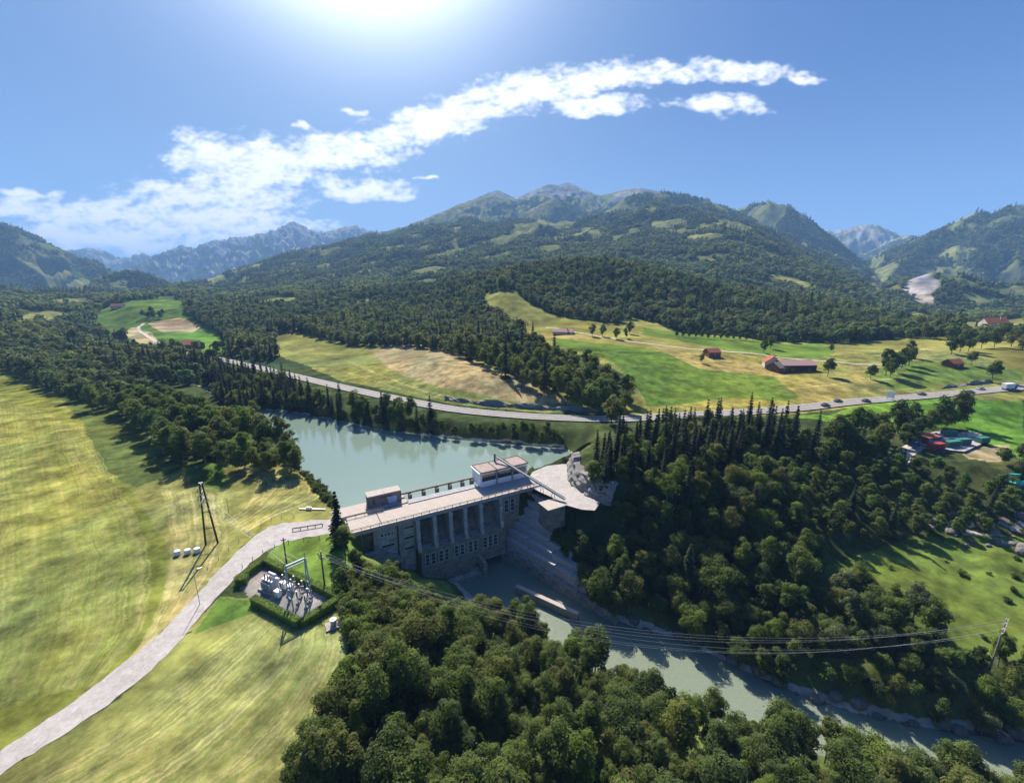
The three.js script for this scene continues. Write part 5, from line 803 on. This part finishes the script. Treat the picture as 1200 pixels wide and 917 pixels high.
function wood(poly, { gap, s = [.8, 1.2], mix = { broadleaf_tree: 1 }, leaves = ['green', 'green', 'olive', 'deep', 'fresh'], stand, tries = 8, clump = 0 }) {
  const b = boxOf(poly), n = (b[1] - b[0]) * (b[3] - b[2]) / (gap * gap) * tries;
  for (let i = 0; i < n; i++) {
    const x = lerp(b[0], b[1], tg()), z = lerp(b[2], b[3], tg());
    if (!inside(poly, x, z) || (clump && noise(x / 25, z / 25) < clump - 1) || keepOff(x, z, 1.5)) continue;
    let u = tg(), kind = 'broadleaf_tree'; for (const [k, w] of Object.entries(mix)) { if (u < w) { kind = k; break; } u -= w; }
    const cx = hyp(x - 192, z + 172), small = stand === 'mound' && ((cx < 62 && z > -180 && x > 140) || (x > 85 && z > -150)) ? .62 : 1;
    const d = kind === 'shrub' ? gap * .55 : kind === 'spruce_tree' ? gap * .8 : gap; if (!free(x, z, d)) continue;
    plant(kind, x, z, lerp(s[0], s[1], Math.pow(tg(), 1.3)) * small, stand, kind === 'spruce_tree' ? pick(['spruce', 'spruce', 'spruce2']) : pick(leaves), d);
  }
}
const BIGS = ['green', 'olive', 'deep', 'green', 'fresh'];
// wooded mound across the gorge
wood(land([[668, 542], [690, 520], [735, 494], [800, 482], [870, 476], [930, 482], [965, 492], [960, 505], [900, 515], [820, 515], [760, 525], [720, 545], [700, 560], [690, 558]], 11), { gap: 4.2, s: [.62, .88], tries: 12, mix: { spruce_tree: .7, broadleaf_tree: .3 }, stand: 'mound', leaves: ['deep', 'green', 'deep'] });
wood(land([[640, 612], [655, 606], [690, 606], [715, 590], [700, 560], [720, 545], [760, 525], [820, 515], [900, 515], [960, 505], [990, 505], [1040, 510], [1066, 522], [1080, 530], [1130, 540], [1180, 560], [1190, 580], [1150, 612], [1100, 606], [1030, 616], [990, 604], [962, 640], [930, 690], [850, 738], [790, 738], [720, 716], [692, 690], [665, 655]], 7), { gap: 4.1, tries: 12, s: [.62, 1.1], mix: { spruce_tree: .03, broadleaf_tree: .97 }, stand: 'mound', leaves: ['green', 'deep', 'olive', 'green', 'deep', 'fresh'] });
wood(land([[970, 495], [1000, 498], [1045, 495], [1090, 484], [1130, 478], [1134, 490], [1108, 498], [1066, 512], [1030, 508]], 6), { gap: 5.5, s: [.8, 1.1], stand: 'hedge', leaves: ['deep', 'green', 'olive'] });
wood(land([[1165, 540], [1200, 530], [1240, 535], [1240, 570], [1195, 550]], 3), { gap: 5, s: [.45, .75], stand: 'yardside', leaves: ['grey', 'olive', 'grey'] });
// river banks
wood(land([[812, 735], [860, 722], [930, 700], [985, 690], [1020, 682], [1065, 700], [1110, 735], [1085, 772], [1040, 770], [985, 788], [930, 790], [860, 772], [820, 755]], 5), { gap: 3.6, s: [.45, .85], stand: 'riverside', leaves: ['green', 'fresh', 'olive', 'grey', 'green'] });
wood(land([[985, 795], [1060, 790], [1130, 800], [1160, 815], [1200, 780], [1260, 770], [1260, 870], [1180, 855], [1100, 835], [1010, 810]], 4), { gap: 3.4, s: [.4, .75], stand: 'riverside', leaves: ['green', 'olive', 'grey', 'fresh'] });
wood(land([[388, 828], [420, 770], [470, 745], [545, 715], [620, 712], [690, 745], [760, 780], [800, 812], [900, 852], [980, 872], [1060, 890], [1150, 900], [1260, 905], [1300, 990], [900, 1000], [500, 990], [300, 990], [345, 890]], 5), { gap: 2.9, s: [.36, .95], stand: 'slope', tries: 14, leaves: ['green', 'deep', 'green', 'olive', 'green', 'fresh', 'green', 'olive'] });
wood(land([[398, 690], [415, 662], [455, 668], [500, 690], [540, 712], [560, 735], [500, 745], [430, 770], [412, 745]], 1.2), { gap: 2.3, s: [.5, 1.5], mix: { shrub: 1 }, stand: 'slope', leaves: ['green', 'olive', 'green', 'fresh', 'olive'], clump: .45, tries: 14 });
wood([[86, -104], [100, -108], [125, -117], [150, -116], [200, -110], [200, -70], [140, -74], [106, -80], [90, -92]], { gap: 7, s: [.3, .7], mix: { shrub: 1 }, stand: 'meadow', leaves: ['olive', 'fresh', 'fresh'], clump: 1.25, tries: 2 });
wood(land([[395, 800], [420, 770], [470, 745], [545, 715], [620, 712], [690, 745], [700, 790], [560, 830], [430, 850], [380, 850]], 1.5), { gap: 3.4, s: [.7, 1.4], mix: { shrub: 1 }, stand: 'slope', leaves: ['green', 'fresh', 'olive'], tries: 10 });
wood([[48, -67], [64, -59.5], [83, -54.5], [100, -52], [125, -47], [125, -28], [60, -28], [38, -48]], { gap: 3, s: [.5, .9], stand: 'slope', tries: 12, leaves: ['green', 'olive', 'green', 'fresh', 'deep'] });
wood([[46, -91], [58, -80.5], [72, -73.5], [87, -70], [101, -67.5], [118, -64], [118, -71], [104, -76], [90, -79], [78, -84], [62, -92], [50, -98]], { gap: 3.2, s: [.4, .72], stand: 'riverside', tries: 12, leaves: ['green', 'olive', 'fresh', 'grey', 'green'] });
// lake shore, field side
wood(land([[0, 412], [60, 408], [100, 424], [150, 444], [200, 466], [250, 482], [300, 500], [340, 522], [352, 540], [330, 546], [290, 535], [240, 528], [205, 528], [175, 505], [150, 480], [118, 462], [90, 455], [60, 448], [20, 432]], 6), { gap: 5.2, s: [.68, 1.2], stand: 'shore', leaves: BIGS });
wood(land([[352, 552], [362, 556], [392, 586], [386, 590]], 1), { gap: 2.4, s: [.6, 1.1], mix: { shrub: 1 }, stand: 'shore', leaves: ['green', 'deep'] });
wood(land([[-60, 400], [30, 396], [100, 412], [60, 425], [-60, 420]], 8), { gap: 8, s: [1, 1.4], stand: 'shore', leaves: BIGS });
// lake shore, road side
wood(land([[238, 418], [290, 425], [350, 442], [398, 466], [392, 482], [330, 474], [280, 466], [255, 450]], 10), { gap: 4.2, s: [.62, .95], tries: 12, mix: { spruce_tree: .5, broadleaf_tree: .5 }, stand: 'roadside', leaves: ['deep', 'green'] });
wood(land([[398, 478], [450, 480], [530, 497], [535, 508], [470, 500], [400, 488]], 3), { gap: 3.6, s: [.45, .9], mix: { broadleaf_tree: 1 }, stand: 'roadside', leaves: ['green', 'olive', 'deep'] });
wood(land([[552, 504], [600, 502], [655, 507], [660, 516], [600, 514], [555, 512]], 2), { gap: 3, s: [.38, .68], stand: 'roadside', leaves: ['green', 'deep'] });
wood(land([[80, 405], [130, 412], [200, 420], [250, 428], [240, 445], [180, 440], [110, 425]], 6), { gap: 8, s: [.8, 1.2], mix: { spruce_tree: .35, broadleaf_tree: .65 }, stand: 'roadside', leaves: BIGS });
for (const [px, py, s] of [[416, 493, .85], [449, 497, 1.1], [505, 506, 1.0], [489, 503, .6], [400, 488, .9], [432, 494, .7]]) { const [x, z] = hit(px, py); plant('spruce_tree', x, z, s, 'roadside', 'spruce2'); }
// single trees
const SINGLE = [['spruce_tree', 398, 640, .95, 'dam_end', 'spruce'], ['broadleaf_tree', 405, 655, .72, 'dam_end', 'green'], ['broadleaf_tree', 418, 668, .45, 'dam_end', 'deep'], ['broadleaf_tree', 400, 690, .42, 'dam_end', 'green'],
  ['field_tree', 970, 441, 1.0, 'farm', 'green'], ['field_tree', 895, 413, .9, 'farm', 'deep'], ['field_tree', 903, 408, .9, 'farm', 'olive'], ['field_tree', 822, 425, .5, 'farm', 'olive'], ['field_tree', 974, 412, .5, 'farm', 'deep'], ['field_tree', 957, 399, .8, 'farm', 'olive'],
  ...[[1020, 444, .8], [1038, 440, 1.2], [1048, 436, 1.2], [1057, 431, 1.1], [1065, 428, 1], [1043, 443, 1.0], [1066, 419, 1]].map(([a, b, s]) => ['field_tree', a, b, s, 'copse', pick(['deep', 'green'])]),
  ...[[1162, 447, 1.1], [1138, 428, .8], [1115, 415, 1.1], [1125, 413, 1.1], [1135, 412, 1], [1150, 408, 1.1], [1165, 407, 1.1], [1185, 406, 1.2], [1198, 410, 1.2]].map(([a, b, s]) => ['field_tree', a, b, s, 'east', pick(['deep', 'green', 'olive'])]),
  ...[[694, 394, .95], [706, 394, .9], [722, 397, .85], [738, 391, .9], [733, 396, .6]].map(([a, b, s]) => ['field_tree', a, b, s, 'cottage', pick(['deep', 'green', 'olive'])]),
  ...[[108, 480, 1.15], [126, 480, .95], [90, 463, .6]].map(([a, b, s]) => ['field_tree', a, b, s, 'shed', pick(['green', 'fresh'])]),
  ...[[168, 372, 1.2], [174, 374, 1.2], [180, 374, 1.2], [188, 373, 1.2], [178, 369, 1.2], [190, 370, 1.1]].map(([a, b, s]) => ['field_tree', a, b, s, 'hilltop', 'deep']),
  ...[[177, 406, .45], [186, 407, .45], [194, 408, .45], [207, 410, .45]].map(([a, b, s]) => ['field_tree', a, b, s, 'avenue', 'deep']),
  ...Array.from({ length: 15 }, (_, i) => ['field_tree', 793 + i * 7.4, 394.5 + i * .35 + (i % 3) * .4, .42 + .1 * (i % 3), 'hedgerow', 'deep']),
];
for (const [k, px, py, s, st, lf] of SINGLE) { const [x, z] = hit(px, py); plant(k, x, z, s, st, lf); }
{ const [x, z] = hit(798, 850, 7); TREES.splice(0, TREES.length, ...TREES.filter((t) => hyp(t.x - x, t.z - z) > 4.2)); plant('broadleaf_tree', x, z, .95, 'lime', 'yellow'); }
// woods on the slopes in the middle distance
wood(land([[215, 352], [240, 352], [330, 372], [420, 372], [520, 362], [560, 352], [572, 365], [602, 388], [640, 404], [700, 430], [738, 450], [750, 470], [720, 478], [690, 470], [650, 452], [600, 434], [560, 414], [520, 400], [420, 396], [345, 380], [322, 384], [318, 400], [300, 408], [272, 398], [262, 388], [238, 374]], 8), { gap: 6.6, s: [.85, 1.25], mix: { spruce_tree: .06, broadleaf_tree: .94 }, stand: 'hillwood', leaves: ['green', 'deep', 'olive', 'green'] });

// woods beyond, as far as the tree line
const FAR = [];   // [x, z, spruce?, size, lod]
{
  const g = mulberry(501), AZ = 58 * rad, bins = 900, sky = new Float32Array(bins).fill(-9);
  const rings = []; for (let r = 330; r < 5300;) { const gap = r < 900 ? 8.4 : r < 1600 ? 9 : r < 2600 ? 9.5 : r < 3600 ? 12 : 16; rings.push([r, gap]); r += gap; }
  for (const [r, gap] of rings) {
    const n = Math.floor(2 * AZ * r / gap), line = new Float32Array(bins).fill(-9);
    for (let b = 0; b < bins; b++) { const a = lerp(-AZ, AZ, (b + .5) / bins); line[b] = (farY(Math.sin(a) * r, -Math.cos(a) * r) - EYE) / r; }
    for (let i = 0; i < n; i++) {
      const a = lerp(-AZ, AZ, (i + g()) / n), rr = r + (g() - .5) * gap, x = Math.sin(a) * rr, z = -Math.cos(a) * rr, b = Math.floor((a + AZ) / (2 * AZ) * bins);
      const px = toPixel(x, 0, z)[0]; if (px < -60 || px > 1260) continue;
      let open = false; for (const c of CLEARINGS) if (within(c, x, z)) { open = true; break; }
      if (open || inside(QUARRY, x, z) || (rr < 900 && (inside(MEADOW_LEFT, x, z) || keepOff(x, z, 6)))) continue;
      if (rr < 420 && x > -250) continue;
      const h = farY(x, z), tl = treeLine(x, z);
      if (h > tl || (rr > 2900 && x < -1500 && noise(x / 300, z / 300) > .45) || (rr > 1000 && gapAt(x, z) > .22)) continue;
      if ((h + 16 - EYE) / rr < sky[Math.max(0, Math.min(bins - 1, b))]) continue;     // wholly hidden behind a nearer rise
      if (rr < 800 && !free(x, z, 5)) continue;
      const sp = noise(x / 120 + 40, z / 120) + .8 * (g() - .5) > (rr > 1600 ? .2 : .72);
      FAR.push([x, h, z, sp, (.7 + .75 * g() * g() + .1) * (gap > 9.2 ? gap / 9.5 * .5 + .5 : 1), rr < 950 ? 0 : 1]);
    }
    for (let b = 0; b < bins; b++) sky[b] = Math.max(sky[b], line[b]);
  }
}
// the 300 of each kind that show largest are things of their own, the rest one mass of its kind
const STAND = {
  mound: ['in the dense wood on the mound across the gorge', 'trees of the wood on the mound'], hedge: ['in the row between green pasture and gravel yard', 'trees between pasture and yard'], yardside: ['low on the bank beside the gravel yard', 'low trees beside the yard'], riverside: ['on the wooded far bank of the river', 'trees on the far river bank'], slope: ['on the overgrown slope below the mown field', 'growth on the slope below the field'], meadow: ['dotted over the low meadow by the river', 'shrubs in the low meadow'], shore: ['on the lake shore beside the mown field', 'growth on the field side of the lake'], roadside: ['between the lake and the main road', 'trees between lake and main road'], hillwood: ['in the wood on the hillside above the main road', 'trees of the hillside wood'],
  lime: ['standing out among darker trees above the river', null], dam_end: ['standing at the field end of the dam', null], farm: ['standing alone in pasture near the farm', 'lone trees near the farm'], copse: ['in the copse on the pasture right of the farm', 'trees of the pasture copse'], east: ['on the pasture near the red hut', 'trees near the red hut'], cottage: ['in the row beside the pink roofed cottage', 'trees beside the cottage'], shed: ['beside the small shed at the field edge', 'trees beside the small shed'], hilltop: ['in the round clump on the green hill', 'trees of the hill clump'], avenue: ['along the road under the chalet', 'small roadside trees under the chalet'], hedgerow: ['in the hedgerow across the pasture above the farm', 'hedgerow trees above the farm'],
};
const COLOUR = { green: 'mid green', olive: 'olive green', fresh: 'bright green', deep: 'dark green', grey: 'grey green', yellow: 'yellow green', spruce: 'dark', spruce2: 'dull green', larch: 'pale' };
const seen = (t) => { const [px, py, d] = toPixel(t.x, height(t.x, t.z) + 5, t.z); return d > 5 && px > -25 && px < 1225 && py > 0 && py < 960 ? t.s / d : 0; };
const MODELS = new Map();
function modelFor(t, dist) {
  const set = t.kind === 'shrub' ? bush : t.kind === 'spruce_tree' ? hiS : dist < 150 ? hi : mid, v = Math.floor(tg() * set.length), key = t.kind + (set === mid) + v + t.leaf + t.stand;
  if (!MODELS.has(key)) {
    const m = set[v], o = new THREE.Group();
    if (m.trunk) part(o, 'trunk', m.trunk, t.kind === 'spruce_tree' || v % 2 ? BARK : BARK2);
    part(o, 'crown', m.crown, LEAF[t.leaf]); MODELS.set(key, o);
  }
  return MODELS.get(key);
}
const restB = [], restS = [], restBush = [];
for (const kind of ['broadleaf_tree', 'spruce_tree', 'shrub', 'field_tree']) {
  const all = TREES.filter((t) => t.kind === kind).map((t) => [seen(t), t]).sort((a, b) => b[0] - a[0]);
  all.forEach(([size, t], i) => {
    const y = groundAt(t.x, t.z);
    if (i < 300 && size > 0) {
      const o = modelFor(t, hyp(t.x, t.z)).clone(), [where, group] = STAND[t.stand];
      o.name = numbered(kind); o.position.set(t.x, y - .15, t.z); o.rotation.y = tg() * 6.28; o.scale.set(t.s * (.9 + .2 * tg()), t.s * (.9 + .25 * tg()), t.s * (.9 + .2 * tg())); scene.add(o);
      const noun = kind === 'spruce_tree' ? 'spruce' : kind === 'shrub' ? 'leafy shrub' : 'broadleaf tree';
      tag(o, COLOUR[t.leaf] + ' ' + noun + ' ' + where, kind === 'shrub' ? 'shrub' : 'tree', group ?? undefined);
    } else if (kind === 'spruce_tree') restS.push([t.x, y, t.z, 1, t.s, 0]); else if (kind === 'shrub') restBush.push([t.x, y, t.z, 1, t.s, 0]); else restB.push([t.x, y, t.z, 0, t.s, 0]);
  });
}
function mass(name, list, models, mat, tint, label, category) {
  const per = models.map(() => []); list.forEach((t) => per[Math.floor(tg() * models.length)].push(t));
  per.forEach((sub, v) => {
    if (!sub.length) return;
    const im = new THREE.InstancedMesh(models[v].crown, mat, sub.length), m = new THREE.Matrix4(), q = new THREE.Quaternion(), up = new THREE.Vector3(0, 1, 0), c = new THREE.Color();
    sub.forEach(([x, y, z, , s], i) => { q.setFromAxisAngle(up, tg() * 6.28); m.compose(new THREE.Vector3(x, y - .3, z), q, new THREE.Vector3(s, s * (.85 + .35 * tg()), s)); im.setMatrixAt(i, m); const st = .5 * noise(x / 170 + 4, z / 170) + .3 * noise(x / 45, z / 45), k = tint * (.62 + .7 * tg() + .35 * st), w = (tg() - .5) * .35 + .25 * st; im.setColorAt(i, c.setRGB(k * (1 + w), k, k * (1 - w * .5))); });
    im.name = numbered(name); shadows(im); scene.add(im); tag(im, label, category, null, 'stuff');
  });
}
const farMat = leafMat(.120, .165, .038), farSpruceMat = leafMat(.060, .090, .032);
mass('bank_wood', restB.filter((t) => hyp(t[0], t[2]) < 330), mid, LEAF.green, 1, 'broadleaf trees filling the woods round the gorge and lake', 'wood');
mass('hillside_wood', [...restB.filter((t) => hyp(t[0], t[2]) >= 330), ...FAR.filter((t) => !t[3] && !t[5])], low, farMat, 1, 'broadleaf wood covering the nearer hillsides', 'wood');
mass('hillside_spruce_wood', [...restS, ...FAR.filter((t) => t[3] && !t[5])], lowS, farSpruceMat, 1, 'spruces mixed into the nearer hillside woods', 'wood');
mass('mountain_wood', FAR.filter((t) => !t[3] && t[5]), farB, farMat, 1, 'broadleaf forest covering the mountain slopes', 'wood');
mass('mountain_spruce_wood', FAR.filter((t) => t[3] && t[5]), farS, farSpruceMat, 1, 'dark spruce forest covering the mountain slopes', 'wood');
if (restBush.length) mass('undergrowth', restBush, bush, LEAF.green, 1, 'low shrubs growing on the slopes', 'undergrowth');

renderer.render(scene, camera);
